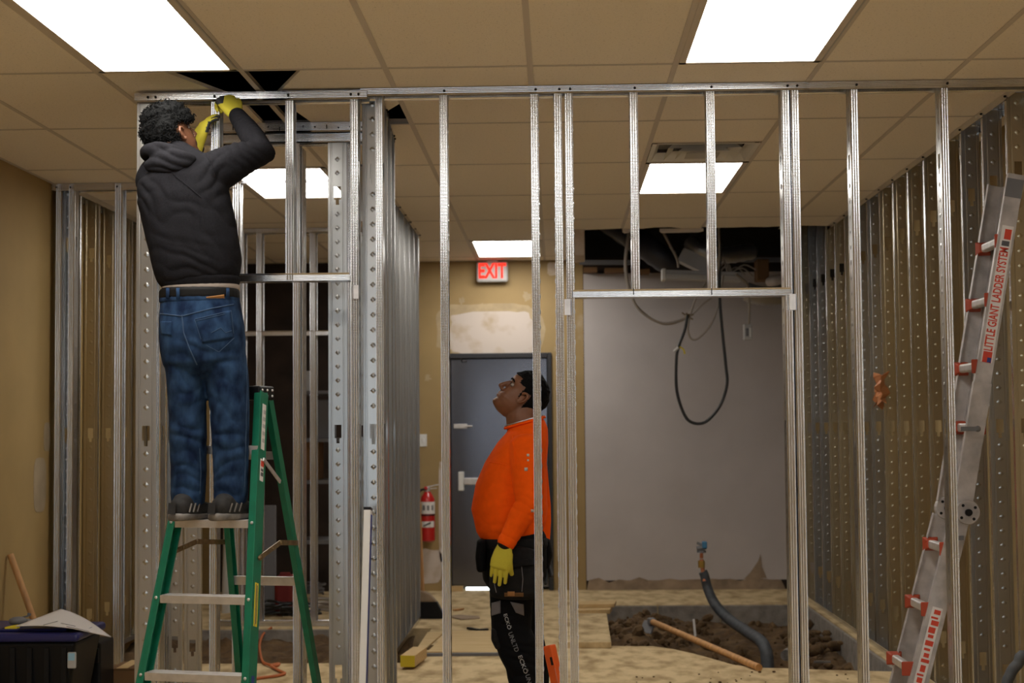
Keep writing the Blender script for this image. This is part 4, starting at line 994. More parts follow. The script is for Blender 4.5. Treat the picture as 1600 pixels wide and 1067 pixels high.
# plastic scrap on right studs
q=PX(1379,610,2.05); m=MB(); rr=random.Random(8); vs=[]; n=6
for j in range(n+1):
    for i in range(n+1):
        vs.append((2.05+rr.uniform(-.03,.02)+.03*math.sin(i*2), q.y-.05+.18*i/n, q.z+.085-.17*j/n+.04*math.sin(i*1.7)))
m.add(vs,[(j*(n+1)+i,j*(n+1)+i+1,(j+1)*(n+1)+i+1,(j+1)*(n+1)+i) for j in range(n) for i in range(n)])
chunk('plastic_scrap','crumpled amber plastic scrap caught on the right stud wall','plastic scrap',m,MT['plasticbag'])
m=MB(); pts=smooth_path([P(1572,1085,6.4),P(1578,1055,6.4),P(1590,1038,6.4),P(1612,1028,6.4)],6); 
tag(MB().tube(smooth_path([Vector((P(1568,1150,6.4).x,6.4,.02)),P(1572,1085,6.4),P(1578,1055,6.4),P(1590,1038,6.4),P(1612,1028,6.4),Vector((2.2,6.4,.3)),Vector((2.2,6.4,.02))],6),.022,10).build('hose',MT['hose'],smooth=60),'blue-grey hose arching up in the lower right corner','hose')

# ---- storage room clutter (dark)
MT['darkred']=mat('dark_red_plastic',(.16,.010,.008),.5)  # even dark red for the storage can
def SR(px,py,Y): return P(px,py,Y)
def dbox(name,label,cat,px0,px1,py0,Y,d,m,bevel=.006):
    a=P(px0,py0,Y); b=P(px1,py0,Y); o=MB().box(a.x,b.x,Y,Y+d,0,a.z).build(name,m,bevel=bevel); return tag(o,label,cat)
t=empty('shelf_unit',(P(500,800,13.2).x,13.2,0),'dark shelving in the storage room behind the far frame','shelf')
xa,xb=P(468,700,13.2).x,P(560,700,13.2).x
for x in (xa,xb): MB().box(x-.02,x+.02,13.15,13.19,0,2.2).build('upright', MT['mgrey'], t)
for z in (.5,1.0,1.35,1.75): MB().box(xa,xb,13.15,13.65,z,z+.03).build('shelf', MT['mgrey'], t)
for k,(px0,px1,py0,zb_,m_,nm,lb) in enumerate(((470,486,580,1.78,'lgrey','paper_roll','pale wrapped bundle on the top shelf of the storage room'),(490,520,625,1.38,'mgrey','carton','grey carton on the storage room shelf'),(470,500,690,1.03,'card','carton','brown carton on the middle storage shelf'))):
    a=P(px0,py0,13.3); b=P(px1,py0,13.3); tag(MB().box(a.x,b.x,13.25,13.5,zb_,max(a.z,zb_+.1)).build(nm,MT[m_],bevel=.01),lb,'carton')
m=MB(); m.tube([P(353,900,12.6),P(356,790,12.6)],.035,12); q=P(353,900,12.6); m2=MB(); m2.tube([Vector((q.x,12.6,0)),Vector((q.x+.03,12.6,1.25))],.035,12); tag(m2.build('plastic_pipe',MT['white'],smooth=60),'white plastic pipe standing in the dark storage room','pipe')
m=MB(); a=P(395,790,12.4); b=P(430,790,12.4); m.box(a.x,b.x,12.4,12.45,0,a.z); tag(m.build('door_panel',MT['mgrey'],bevel=.004),'grey panel leaning in the storage room right of the ladder rail','panel')
t=empty('plastic_can',P(442,900,12.2),'dark red plastic can on the floor of the dark storage room','can'); a=P(428,890,12.35); b=P(456,890,12.35)
m=MB(); m.box(a.x,b.x,12.35,12.55,0,a.z-.05); m.build('body', MT['darkred'], t, bevel=.03, seg=3); m=MB(); m.bar(Vector((a.x+.03,12.45,a.z-.045)),Vector((b.x-.03,12.45,a.z-.045)),.03,.03); m.build('handle', MT['darkred'], t, bevel=.006)
rr=random.Random(11)
cols=['bcable','bcable','mgrey','ocable','bcable','cable']
for k,lb in enumerate(('black coiled cable left on the storage room floor','black cable heap beside the red can','grey coiled hose in the dark storage room','orange cable coil in the storage room','black cord trailing near the far bottom track','grey cord looped by the far stud')):
    px,py=[(398,950),(425,963),(482,930),(408,928),(470,966),(508,958)][k]; q=PZ(px,py,.02); pts=[]
    for i in range(40):
        a=i*.55; r=.06+.07*rr.random(); pts.append(Vector((q.x+r*1.3*math.cos(a),q.y+r*math.sin(a)+.05,.02+.0025*i+.01*rr.random())))
    tag(MB().tube(smooth_path(pts,3),.010,6).build('coiled_cable',MT[cols[k]],smooth=60),lb,'cable')
# ================================================================== PEOPLE
FOLD=.55
def remesh(mb, voxel, it=6, fac=.5, folds=(), seed=0):
    me=mb.mesh('tmp'); o=bpy.data.objects.new('tmp',me); COL.objects.link(o)
    r=o.modifiers.new('r','REMESH'); r.mode='VOXEL'; r.voxel_size=voxel
    s=o.modifiers.new('s','SMOOTH'); s.factor=fac; s.iterations=it
    bpy.context.view_layer.update(); dg=bpy.context.evaluated_depsgraph_get()
    out=bpy.data.meshes.new_from_object(o.evaluated_get(dg)); bpy.data.objects.remove(o)
    if folds:
        n=len(out.vertices); co=np.zeros(n*3); out.vertices.foreach_get('co',co); co=co.reshape(-1,3)
        no=np.array([v.normal[:] for v in out.vertices]); d=np.zeros(n)
        for c,dirv,lam,rad,amp in folds:
            c=np.array(c); dv=np.array(Vector(dirv).normalized()); q=co-c; dist=(q**2).sum(1)
            wob=np.array([mnoise.noise(Vector((x*9+seed,y*9,z*9))) for x,y,z in co])
            ph=(q@dv)/lam*2*np.pi+wob*5.5
            d+=amp*np.exp(-dist/rad**2)*(np.abs(np.sin(ph/2))*2-1.27)
        co+=no*(d*FOLD)[:,None]; out.vertices.foreach_set('co',co.ravel()); out.update()
    out.polygons.foreach_set('use_smooth',[True]*len(out.polygons)); return out
def ob(name, me, mats, par):
    me.materials.clear()
    for m in (mats if isinstance(mats,(list,tuple)) else [mats]): me.materials.append(m)
    return link(name, me, par)
def bvh_of(me): return BVHTree.FromPolygons([v.co[:] for v in me.vertices],[p.vertices[:] for p in me.polygons])
def cast(bv,px,py,off=.003):
    d=ray(px,py).normalized(); h=bv.ray_cast(CAM,d)
    if h[0] is None: return None
    return h[0]-d*off
def decal(bv, poly_px, name, m, par, off=.003, n=10, th=.002):
    """cloth patch following the surface; poly_px: 4 corners in photo order"""
    A_,B_,C_,D_=[Vector((p[0],p[1],0)) for p in poly_px]; vs=[]; ok=[]
    for j in range(n+1):
        for i in range(n+1):
            u,v=i/n,j/n; p=(A_*(1-u)+B_*u)*(1-v)+(D_*(1-u)+C_*u)*v; q=cast(bv,p.x,p.y,off)
            ok.append(q is not None); vs.append(q if q is not None else Vector((0,0,0)))
    fs=[]
    for j in range(n):
        for i in range(n):
            f=(j*(n+1)+i,j*(n+1)+i+1,(j+1)*(n+1)+i+1,(j+1)*(n+1)+i)
            if all(ok[k] for k in f): fs.append(f)
    used=sorted({k for f in fs for k in f}); mp={k:i for i,k in enumerate(used)}
    if not fs: return None
    o=MB().add([vs[k] for k in used],[tuple(mp[k] for k in f) for f in fs]).build(name,m,par,smooth=60)
    s=o.modifiers.new('thick','SOLIDIFY'); s.thickness=th; s.offset=0; return o
def seam(bv, pp, name, m, par, r=.0016, off=.001, sub=6):
    pts=[]
    for k in range(len(pp)-1):
        for i in range(sub):
            t=i/sub; q=cast(bv,pp[k][0]*(1-t)+pp[k+1][0]*t,pp[k][1]*(1-t)+pp[k+1][1]*t,off)
            if q is not None: pts.append(q)
    if len(pts)<2: return None
    return MB().tube(pts,r,5).build(name,m,par)

# ---- head in local space: x right, y forward, z up, chin at 0, crown at .235
def interp(tab,z):
    for (a,b),(c,d) in zip(tab,tab[1:]):
        if z<=c:
            t=max(0,(z-a)/(c-a)); t=t*t*(3-2*t) if False else t; return b+(d-b)*t
    return tab[-1][1]
HF=[(-.012,.045),(0,.080),(.012,.092),(.025,.088),(.034,.083),(.043,.089),(.050,.085),(.058,.092),(.068,.085),(.085,.083),(.11,.080),(.122,.076),(.138,.086),(.155,.089),(.175,.083),(.20,.064),(.22,.038),(.235,.0)]
HB=[(-.012,.0),(0,-.012),(.02,-.03),(.05,-.055),(.08,-.080),(.11,-.100),(.14,-.108),(.17,-.102),(.20,-.080),(.22,-.05),(.235,0)]
HW=[(-.012,.012),(0,.030),(.015,.042),(.035,.054),(.06,.061),(.09,.066),(.12,.071),(.15,.074),(.175,.071),(.20,.060),(.22,.040),(.235,.006)]
def head_grid(scale=1.0, nz=44, n=40, zmin=-.012, grow=0.0):
    vs=[]; rows=[]
    for k in range(nz):
        z=zmin+(.234-zmin)*k/(nz-1); f=interp(HF,z)+grow; b=interp(HB,z)-grow; w=interp(HW,z)+grow; c=(f+b)/2-.01; row=[]
        for i in range(n):
            th=2*math.pi*i/n; co,si=math.cos(th),math.sin(th); e=.86
            x=w*math.copysign(abs(co)**e,co); y=c+((f-c) if si>0 else (c-b))*math.copysign(abs(si)**.95,si)
            # eye sockets
            if si>0:
                s_=math.exp(-((abs(x)-.032)/.014)**2-((z-.121)/.012)**2); y-=.010*s_
                s_=math.exp(-((abs(x)-.045)/.02)**2-((z-.088)/.018)**2); y+=.004*s_
            row.append((x,y,z+(grow if z>.2 else 0)))
        rows.append(row)
    return rows
def head_mb(M4):
    mb=MB(); rows=head_grid(); n=len(rows[0]); vs=[M4@Vector(p) for r in rows for p in r]
    fs=[(k*n+i,k*n+(i+1)%n,(k+1)*n+(i+1)%n,(k+1)*n+i) for k in range(len(rows)-1) for i in range(n)]
    fs+=[tuple(range(n))[::-1],tuple(range((len(rows)-1)*n,len(rows)*n))]; mb.add(vs,fs)
    def L(pts,ref=(1,0,0)): mb.loft([(M4@Vector(p),a,b) for p,a,b in pts],ref=M4.to_3x3()@Vector(ref),n=12)
    L([((0,.078,.130),.008,.008),((0,.090,.112),.010,.010),((0,.101,.092),.012,.012),((0,.107,.080),.0135,.012)])   # nose
    for s in (-1,1):
        mb.ball(M4@Vector((s*.012,.094,.076)),.009,n=8)
        # ear: rim and lobe
        R3=M4.to_3x3()
        mb.tube([M4@Vector((s*(.072+dx),y,z)) for y,z,dx in ((.006,.086,.002),(-.004,.077,.006),(-.014,.082,.012),(-.023,.100,.020),(-.026,.119,.023),(-.017,.132,.019),(-.003,.130,.011),(.006,.118,.004))],.0070,8)
        mb.ball(M4@Vector((s*.072,-.007,.104)),.006,.014,.022,n=10,M=R3)
    L([((-.022,.081,.0455),.003,.004),((-.010,.0885,.044),.005,.0055),((0,.0895,.043),.005,.006),((.010,.0885,.044),.005,.0055),((.022,.081,.0455),.003,.004)],ref=(0,0,1))
    L([((-.022,.081,.0555),.003,.003),((-.008,.091,.058),.0045,.005),((.008,.091,.058),.0045,.005),((.022,.081,.0555),.003,.003)],ref=(0,0,1))
    return mb
def face_parts(M4, par, brow=True):
    R3=M4.to_3x3()
    for s in (-1,1):
        e=MB(); e.ball(M4@Vector((s*.031,.0645,.121)),.0110,n=12); eo=e.build('eye',MT['eye'],par,smooth=180)
        e=MB(); e.ball(M4@Vector((s*.031,.0725,.122)),.0052,n=8); e.build('iris',MT['hair'],eo)
        b=MB(); b.tube([M4@Vector((s*x,y,z)) for x,y,z in ((.013,.088,.136),(.026,.087,.142),(.040,.078,.142),(.050,.066,.136))],[.003,.0042,.004,.002],6); b.build('eyebrow',MT['hair'],par)
    m=MB(); m.tube([M4@Vector(p) for p in ((-.023,.0805,.0505),(-.01,.0885,.0508),(.01,.0885,.0508),(.023,.0805,.0505))],.0022,6); m.build('mouth_line',MT['lip'],par)
MT['eye']=mat('eye_white',(.32,.27,.24),.4)
MT['lip']=mat('dark_lip',(.075,.022,.014),.5)
def hand_mb(wrist, fdir, palm_n, side, curls=(.3,.3,.3,.3), spread=.10, sc=1.0, thumb=.6, tcurl=.3):
    """fdir: direction of the fingers, palm_n: out of the palm, side=+1 if the thumb lies on fdir x palm_n"""
    f=Vector(fdir).normalized(); p=Vector(palm_n); p=(p-f*p.dot(f)).normalized(); s=f.cross(p)*side; w=Vector(wrist); mb=MB()
    mb.loft([(w-f*.035*sc,.031*sc,.024*sc),(w,.030*sc,.022*sc),(w+f*.03*sc,.039*sc,.020*sc),(w+f*.065*sc,.044*sc,.018*sc),(w+f*.092*sc,.042*sc,.015*sc)],ref=s,n=18,power=2.5)
    for k,(off,L,r) in enumerate(((.031,.072,.0098),(.0105,.080,.0102),(-.0105,.074,.0098),(-.030,.058,.0088))):
        b=w+f*(.086-abs(off)*.25)*sc+s*off*sc; d=(f+s*(off*spread*10)).normalized(); pts=[(b,r*1.05*sc,r*1.05*sc)]; ang=0; q=b; nrm=p
        for j,fr in enumerate((.44,.31,.25)):
            ang+=curls[k]*(1.0 if j<2 else .8); dd=d*math.cos(ang)+p*math.sin(ang); q=q+dd*L*fr*sc; pts.append((q,r*(1-.08*(j+1))*sc,r*(1-.08*(j+1))*sc))
        mb.loft(pts,ref=s,n=12)
    b=w+f*.030*sc+s*.028*sc; d=(f*math.cos(thumb)+s*math.sin(thumb)).normalized()
    q1=b+d*.032*sc; d2=(d+p*tcurl).normalized(); q2=q1+d2*.032*sc; d3=(d2+p*tcurl).normalized(); q3=q2+d3*.026*sc
    mb.loft([(b,.016*sc,.014*sc),(q1,.0125*sc,.0120*sc),(q2,.0110*sc,.0108*sc),(q3,.0095*sc,.0095*sc)],ref=p,n=12)
    return mb
def glove(mb, name, par, test=None, mats=None, vox=.0032):
    me=remesh(mb,vox,4); o=ob(name,me,mats or [MT['glove'],MT['coating']],par)
    if test:
        for pl in me.polygons: pl.material_index=1 if test(pl.center,pl.normal) else 0
    return o

# ------------------------------------------------------------------ man on the ladder
m1=empty('person',P(325,812,6.52),'person in a charcoal hoodie and blue jeans standing on the green ladder, arms raised','person')
Yb_=6.54
def T(px,py,a,b,Y=Yb_): return (P(px,py,Y),a,b)
EL=P(410,236,6.60); WR=P(370,180,6.80); WL=P(309,226,6.84); ELb=P(262,262,6.86)
hx=P(263,232,6.56)
# body: one continuous figure inside the clothes
bd=MB()
bd.loft([T(316,560,.13,.09),T(314,500,.145,.095),T(311,450,.135,.09),T(300,370,.15,.10),T(287,300,.155,.10),T(284,268,.14,.08),T(272,246,.065,.06),T(266,228,.055,.058),T(263,205,.055,.06)],n=20)
bd.loft([(P(330,272,6.54),.06,.06),(P(368,256,6.57),.052,.052),(EL,.042,.042),(EL.lerp(WR,.5),.042,.040),(WR,.030,.026)],ref=(0,1,0))
bd.loft([(P(240,278,6.56),.06,.06),(P(246,268,6.72),.05,.05),(ELb,.042,.042),(ELb.lerp(WL,.5),.040,.038),(WL,.030,.026)],ref=(0,0,1))
for pp in ([T(290,555,.08,.085),T(292,620,.070,.075),T(294,690,.055,.06),T(295,740,.058,.062),T(294,790,.04,.045)],[T(345,555,.08,.085),T(355,620,.072,.077),T(359,690,.056,.06),T(360,740,.058,.062),T(360,790,.04,.045)]): bd.loft(pp)
yawh=math.radians(-42); Rh=Matrix.Rotation(yawh,4,'Z')@Matrix.Rotation(math.radians(24),4,'X')@Matrix.Rotation(math.radians(-4),4,'Y')
hc=P(266,205,6.57); Mh=Matrix.Translation(hc)@Rh@Matrix.Translation((0,.005,-.13))
hm=head_mb(Mh); bd.v and bd.add(hm.v,hm.f)
me=remesh(bd,.0036,2); body1=ob('body',me,MT['skin1'],m1)
face_parts(Mh,m1)
# curly hair
hr=MB(); rows=head_grid(grow=.019)
import itertools
for r in rows[::2]:
    for p in r[::2]:
        x,y,z=p; front=y
        lim=.150 if y>.045 else (.118 if y>.012 else (.062 if y>-.05 else .045))
        if abs(x)>.035 and -.040<y<.045: lim=.160
        if z<lim: continue
        q=Vector((x,y,z)); nn=(q-Vector((0,-.01,.12))).normalized()
        hr.ball(Mh@(q-nn*.012),.0185,n=8)
me=remesh(hr,.006,1)
n_=len(me.vertices)
for v in me.vertices:
    c=v.co; k=mnoise.noise(c*85)*.0075+mnoise.noise(c*170)*.0045; v.co=c+v.normal*k
hair1=ob('hair',me,MT['hair'],m1)
cu=MB(); rr=random.Random(12); vv=list(me.vertices)
for k in range(700):
    v=vv[rr.randrange(len(vv))]; n0=v.normal.copy(); t0=n0.orthogonal().normalized(); t1=n0.cross(t0); a0=rr.uniform(0,6.28); R0=rr.uniform(.005,.009)
    pts=[v.co+n0*(.001+.0018*i)+(t0*math.cos(a0+i*1.1)+t1*math.sin(a0+i*1.1))*R0 for i in range(6)]
    cu.tube(pts,.0019,4)
tag(cu.build('curls',MT['hair'],hair1),kind='stuff')
# hoodie
hd=MB()
hd.loft([T(312,441,.160,.118),T(311,434,.174,.128),T(309,415,.186,.138),T(302,375,.190,.14),T(294,340,.192,.14),T(286,305,.192,.14),T(282,280,.182,.128),T(281,262,.150,.108),T(274,248,.095,.088),T(268,238,.075,.078)],n=28,power=2.3)
hd.loft([(P(318,276,6.53),.095,.090),(P(350,262,6.55),.090,.086),(P(382,246,6.58),.074,.072),(EL,.060,.062),(EL.lerp(WR,.30),.056,.054),(EL.lerp(WR,.65),.050,.047),(EL.lerp(WR,.92),.043,.040)],ref=(0,1,0),n=20)
hd.loft([(P(243,283,6.56),.085,.085),(P(244,272,6.70),.075,.075),(ELb,.058,.058),(ELb.lerp(WL,.5),.052,.050),(ELb.lerp(WL,.93),.042,.040)],ref=(0,0,1),n=20)
sh=P(320,270,6.54)
folds=[(P(385,235,6.54),(.7,0,.7),.035,.10,.0085),(P(345,280,6.46),(.6,0,-.5),.055,.10,.0075),(P(390,200,6.7),(-.5,.5,.6),.030,.07,.006),(P(300,425,6.40),(.25,0,1),.045,.12,.006),(P(360,360,6.45),(.8,0,.5),.06,.14,.007),(P(235,300,6.45),(.9,0,.5),.05,.10,.006),(P(280,340,6.40),(.3,0,1),.08,.20,.004)]
me=remesh(hd,.0065,8,folds=folds,seed=2); hood_me=me; hoodie=ob('hoodie',me,MT['hoodie'],m1)
hb=MB(); nk=P(268,252,6.54)
pts=[]
for k in range(17):
    a=math.pi*2*k/16; pts.append(nk+Vector((.098*math.cos(a)-.012,.088*math.sin(a)-.012,.012-.020*math.sin(a)+.014*math.cos(a)*-1)))
hb.loft([(p,.022+.012*max(0,-math.sin(math.pi*2*k/16)),.022) for k,p in enumerate(pts)],ref=(0,0,1),cap=False,n=12)
hb.loft([(P(230,260,6.46),.024,.02),(P(246,254,6.43),.042,.024),(P(268,252,6.42),.052,.026),(P(290,249,6.43),.042,.022),(P(303,249,6.45),.02,.018)],ref=(0,0,1),n=14)
me=remesh(hb,.006,14,folds=[(P(262,250,6.40),(.35,0,1),.045,.12,.008)],seed=5); ob('hood',me,MT['hoodie'],hoodie)
hbv=bvh_of(hood_me)
seam(hbv,[(262,262),(275,276),(295,292),(318,312)],'shoulder_seam',MT['hoodie'],hoodie,r=.003)
seam(hbv,[(318,235),(330,255),(338,280)],'armhole_seam',MT['hoodie'],hoodie,r=.003)
hm_=MB(); hm_.loft([T(312,447,.163,.120),T(312,436,.172,.126)],n=30,power=2.3); o=ob('waistband',remesh(hm_,.006,3),MT['hoodie'],hoodie)
hm_=MB(); hm_.loft([T(313,452,.160,.118),T(313,444,.162,.119)],n=30,power=2.3); ob('undershirt',remesh(hm_,.006,2),MT['tee_shirt'],m1)
# jeans
jn=MB()
jn.loft([T(312,458,.160,.116),T(313,480,.168,.124),T(315,510,.177,.134),T(317,540,.179,.134),T(318,568,.168,.122)],n=28,power=2.3)
jn.loft([T(288,545,.088,.108),T(291,590,.082,.098),T(293,640,.078,.088),T(294,690,.077,.082),T(295,735,.074,.078),T(294,768,.072,.080),T(294,784,.069,.082)],n=22)
jn.loft([T(348,545,.092,.108),T(355,590,.090,.098),T(359,640,.082,.088),T(360,690,.077,.082),T(361,735,.073,.078),T(361,768,.072,.080),T(360,785,.068,.082)],n=22)
folds=[(P(300,690,6.44),(.35,0,1),.040,.11,.0065),(P(355,700,6.44),(-.3,0,1),.042,.11,.0065),(P(295,765,6.44),(.1,0,1),.030,.08,.007),(P(360,768,6.44),(-.1,0,1),.030,.08,.007),(P(300,570,6.42),(.6,0,1),.040,.09,.006),(P(350,575,6.42),(-.5,0,1),.045,.09,.006),(P(355,640,6.44),(.5,0,1),.06,.10,.004),(P(292,640,6.44),(-.5,0,1),.05,.10,.005)]
jme=remesh(jn,.006,6,folds=[(f[0],f[1],f[2]*1.5,f[3],f[4]*1.2) for f in folds],seed=9); jeans=ob('jeans',jme,MT['denim'],m1); jb=bvh_of(jme)
decal(jb,[(304,498),(361,484),(366,528),(316,536)],'back_pocket',MT['denim'],jeans,.004); decal(jb,[(248,502),(268,502),(268,524),(252,522)],'back_pocket',MT['denim'],jeans,.004)
for pp in ([(304,499),(361,485)],[(304,502),(361,488)],[(361,485),(366,528)],[(366,528),(342,550),(318,537)],[(304,499),(316,536)],[(330,520),(345,512),(352,520),(364,516)]): seam(jb,pp,'pocket_stitch',MT['denim_seam'],jeans,.0012,.006)
seam(jb,[(284,492),(287,520),(296,545),(310,575)],'seat_seam',MT['denim_seam'],jeans,.003); seam(jb,[(250,490),(284,494),(330,482),(372,474)],'yoke_seam',MT['denim_seam'],jeans,.0025)
seam(jb,[(384,520),(386,600),(384,690),(382,775)],'side_seam',MT['denim_seam'],jeans,.002); seam(jb,[(312,700),(314,740),(312,778)],'inseam',MT['denim_seam'],jeans,.002)
wbn=MB(); wbn.loft([T(312,472,.168,.124),T(312,462,.166,.122)],n=30,power=2.3); ob('waistband',remesh(wbn,.006,2),MT['denim'],jeans)
bl=MB(); bl.loft([T(312,466,.1685,.1245),T(312,455,.167,.1235)],n=32,power=2.3); bme=remesh(bl,.005,2); belt=ob('belt',bme,MT['belt'],m1); bb=bvh_of(bme)
for px in (278,356,262): decal(bb,[(px-2.5,450),(px+2.5,450),(px+2.5,476),(px-2.5,476)],'belt_loop',MT['denim'],jeans,.007,4,.003)
decal(bb,[(322,464),(350,460),(351,467),(323,470)],'leather_tag',MT['leather'],jeans,.005,5)
# shoes
def shoe(px,py,Y,yaw,par,flip=1):
    c=P(px,py,Y); c.z=1.083; R=Matrix.Rotation(yaw,3,'Z')
    def W_(x,y,z): return c+R@Vector((x,y,z))
    m=MB()
    m.loft([(W_(0,-.070,.048),.036,.044),(W_(0,-.03,.052),.042,.050),(W_(0,.03,.048),.044,.046),(W_(0,.09,.040),.047,.036),(W_(0,.15,.034),.046,.028),(W_(0,.185,.028),.036,.020)],ref=(1,0,0),n=18,power=2.6)
    m.loft([(W_(0,-.040,.045),.040,.046),(W_(0,-.030,.070),.040,.046),(W_(0,-.025,.086),.041,.047)],ref=(1,0,0),n=16)
    up=ob('shoe',remesh(m,.005,5),MT['shoe'],par)
    s=MB(); s.loft([(W_(0,-.098,.016),.030,.016),(W_(0,-.06,.016),.044,.017),(W_(0,.03,.014),.045,.015),(W_(0,.10,.014),.052,.014),(W_(0,.17,.016),.046,.014),(W_(0,.20,.018),.026,.012)],ref=(1,0,0),n=18,power=3.5); ob('sole',remesh(s,.004,3),MT['sole'],up)
    m=MB()
    for k in range(5): m.tube([W_(-.034,.02+.018*k,.078-.006*k),W_(0,.025+.018*k,.090-.007*k),W_(.034,.02+.018*k,.078-.006*k)],.004,6)
    m.build('laces',MT['sole'],up)
    m=MB(); m.bar(W_(0,-.112,.03),W_(0,-.106,.075),.030,.006,up=(0,1,0)); m.build('heel_tab',MT['shoe'],up)
    for sx in (-1,1):
        m=MB()
        for k in range(3): m.tube([W_(sx*.0445,-.05+.03*k,.035),W_(sx*.046,-.035+.03*k,.07)],.0035,5)
        m.build('side_stripe',MT['sole'],up)
shoe(292,800,6.50,math.radians(-20),m1); shoe(358,800,6.49,math.radians(-28),m1)
# gloves
fd_=(P(346,146,6.84)-WR).normalized()
hmr=hand_mb(WR,fd_,(-.55,.75,-.35),-1,(1.05,1.05,1.05,1.0),.05,1.16,.55,.5)
kn=P(349,156,6.84)
glove(hmr,'glove',m1,lambda c,n:(c-P(345,148,6.80)).length<.046 and c.x<P(353,150,6.84).x)
cf=MB(); cf.loft([(EL.lerp(WR,.9),.044,.041),(EL.lerp(WR,1.0),.040,.037)],ref=(0,1,0),n=18); ob('cuff',remesh(cf,.005,2),MT['hoodie'],hoodie)
hml=hand_mb(WL,P(330,163,6.87)-WL,(.75,.55,0),1,(.35,.35,.38,.4),.04,1.12,.75,.2)
cx=P(322,190,6.84)
glove(hml,'glove',m1,lambda c,n:n.x>.35 and c.z>WL.z+.05)
cf=MB(); cf.loft([(ELb.lerp(WL,.86),.044,.042),(ELb.lerp(WL,1.0),.041,.038)],ref=(0,0,1),n=18); ob('cuff',remesh(cf,.005,2),MT['hoodie'],hoodie)

# ------------------------------------------------------------------ man in orange
Y2=7.66
m2=empty('person',P(815,1120,Y2),'person in an orange long-sleeved shirt and black work trousers looking up, yellow glove','person')
def U(px,py,a,b,dy=0): return (P(px,py,Y2+dy),a,b)     # a: half depth along x, b: half width along y
SHn=P(822,700,Y2-.17); ELn=P(824,788,Y2-.24); WRn=P(789,852,Y2-.285)
SHf=P(826,700,Y2+.17); ELf=P(842,790,Y2+.22); WRf=P(846,862,Y2+.18)
bd=MB()
bd.loft([U(805,900,.10,.14),U(802,840,.12,.15),U(798,790,.13,.15),U(808,740,.12,.16),U(820,700,.10,.16),U(824,680,.085,.13),U(820,666,.090,.080),U(818,650,.086,.074),U(822,630,.070,.066)],n=22)
for s,e,w in ((SHn,ELn,WRn),(SHf,ELf,WRf)): bd.loft([(s,.055,.055),(s.lerp(e,.5),.048,.048),(e,.042,.042),(e.lerp(w,.5),.040,.038),(w,.028,.028)],ref=(1,0,0))
def leg(dx,dy,sc=1.0): return [(P(802+dx*.3,895,Y2+dy),.095*sc,.085*sc),(P(799+dx,940,Y2+dy),.085*sc,.078*sc),(P(799+dx,985,Y2+dy),.078*sc,.070*sc),(P(808+dx,1010,Y2+dy),.080*sc,.070*sc),(P(818+dx,1042,Y2+dy),.070*sc,.066*sc),(P(821+dx,1080,Y2+dy),.060*sc,.058*sc),(P(820+dx,1112,Y2+dy),.048*sc,.048*sc)]
for lg in (leg(0,-.095,.8),leg(14,.10,.8)): bd.loft(lg)
Rh=Matrix.Rotation(math.radians(90),4,'Z')@Matrix.Rotation(math.radians(42),4,'X')
hc=P(819,620,Y2); Mh=Matrix.Translation(hc)@Rh@Matrix.Diagonal((1.05,1.08,1.08,1))@Matrix.Translation((0,.008,-.115))
hm=head_mb(Mh); bd.add(hm.v,hm.f)
ob('body',remesh(bd,.0042,3),MT['skin2'],m2); face_parts(Mh,m2)
# short hair cap
rows=head_grid(grow=.006,nz=130,n=120); n=len(rows[0]); vs=[p for r in rows for p in r]
def hairy(p):
    x,y,z=p
    lim=.172 if y>.05 else (.150 if y>.015 else (.098 if abs(x)>.03 and y>-.012 else (.138 if y>-.032 and abs(x)>.05 else .055)))
    if y<-.03: lim=.050
    return z>lim
fs=[]
for k in range(len(rows)-1):
    for i in range(n):
        f=(k*n+i,k*n+(i+1)%n,(k+1)*n+(i+1)%n,(k+1)*n+i)
        if all(hairy(vs[q]) for q in f): fs.append(f)
fs.append(tuple(range((len(rows)-1)*n,len(rows)*n)))
used=sorted({q for f in fs for q in f}); mp={q:i for i,q in enumerate(used)}
o=MB().add([Mh@(Vector(vs[q])*(1+.02*mnoise.noise(Vector(vs[q])*60))) for q in used],[tuple(mp[q] for q in f) for f in fs]).build('hair',MT['hair'],m2,smooth=180)
s=o.modifiers.new('t','SOLIDIFY'); s.thickness=.010; s.offset=-1
# shirt
sh=MB()
sh.loft([U(803,838,.150,.165),U(799,822,.172,.18),U(796,795,.186,.19),U(799,765,.176,.19),U(806,735,.155,.19),U(816,705,.128,.185),U(824,684,.105,.165),U(824,672,.100,.115),U(822,664,.094,.086)],n=30,power=2.2)
for s_,e,w,k in ((SHn,ELn,WRn,1),(SHf,ELf,WRf,1)):
    sh.loft([(s_+Vector((0,.03 if s_ is SHn else -.03,.02)),.080,.075),(s_.lerp(e,.35),.076,.070),(s_.lerp(e,.75),.066,.062),(e,.060,.058),(e.lerp(w,.35),.057,.055),(e.lerp(w,.72),.047,.045),(e.lerp(w,.97),.040,.038)],ref=(1,0,0),n=22)
folds=[(P(822,790,Y2-.25),(.2,0,1),.036,.09,.008),(P(800,830,Y2-.24),(.5,0,.8),.028,.06,.006),(P(785,815,Y2-.15),(.1,0,1),.06,.10,.005),(P(790,735,Y2-.15),(-.5,0,1),.07,.12,.005),(P(825,735,Y2-.22),(.3,0,1),.06,.08,.004)]
sme=remesh(sh,.006,7,folds=[f[:4]+(f[4]*.55,) for f in folds],seed=4); shirt=ob('shirt',sme,MT['hivis'],m2); sb=bvh_of(sme)
cl=MB(); c=P(822,660,Y2); pts=[]
for k in range(25):
    a=2*math.pi*k/24; pts.append(P(820,661,Y2)+Vector((.096*math.cos(a),.086*math.sin(a),.026*math.cos(a)+.002)))
cl.tube(pts,.007,8); cl.build('collar',MT['hivis'],shirt,smooth=60)
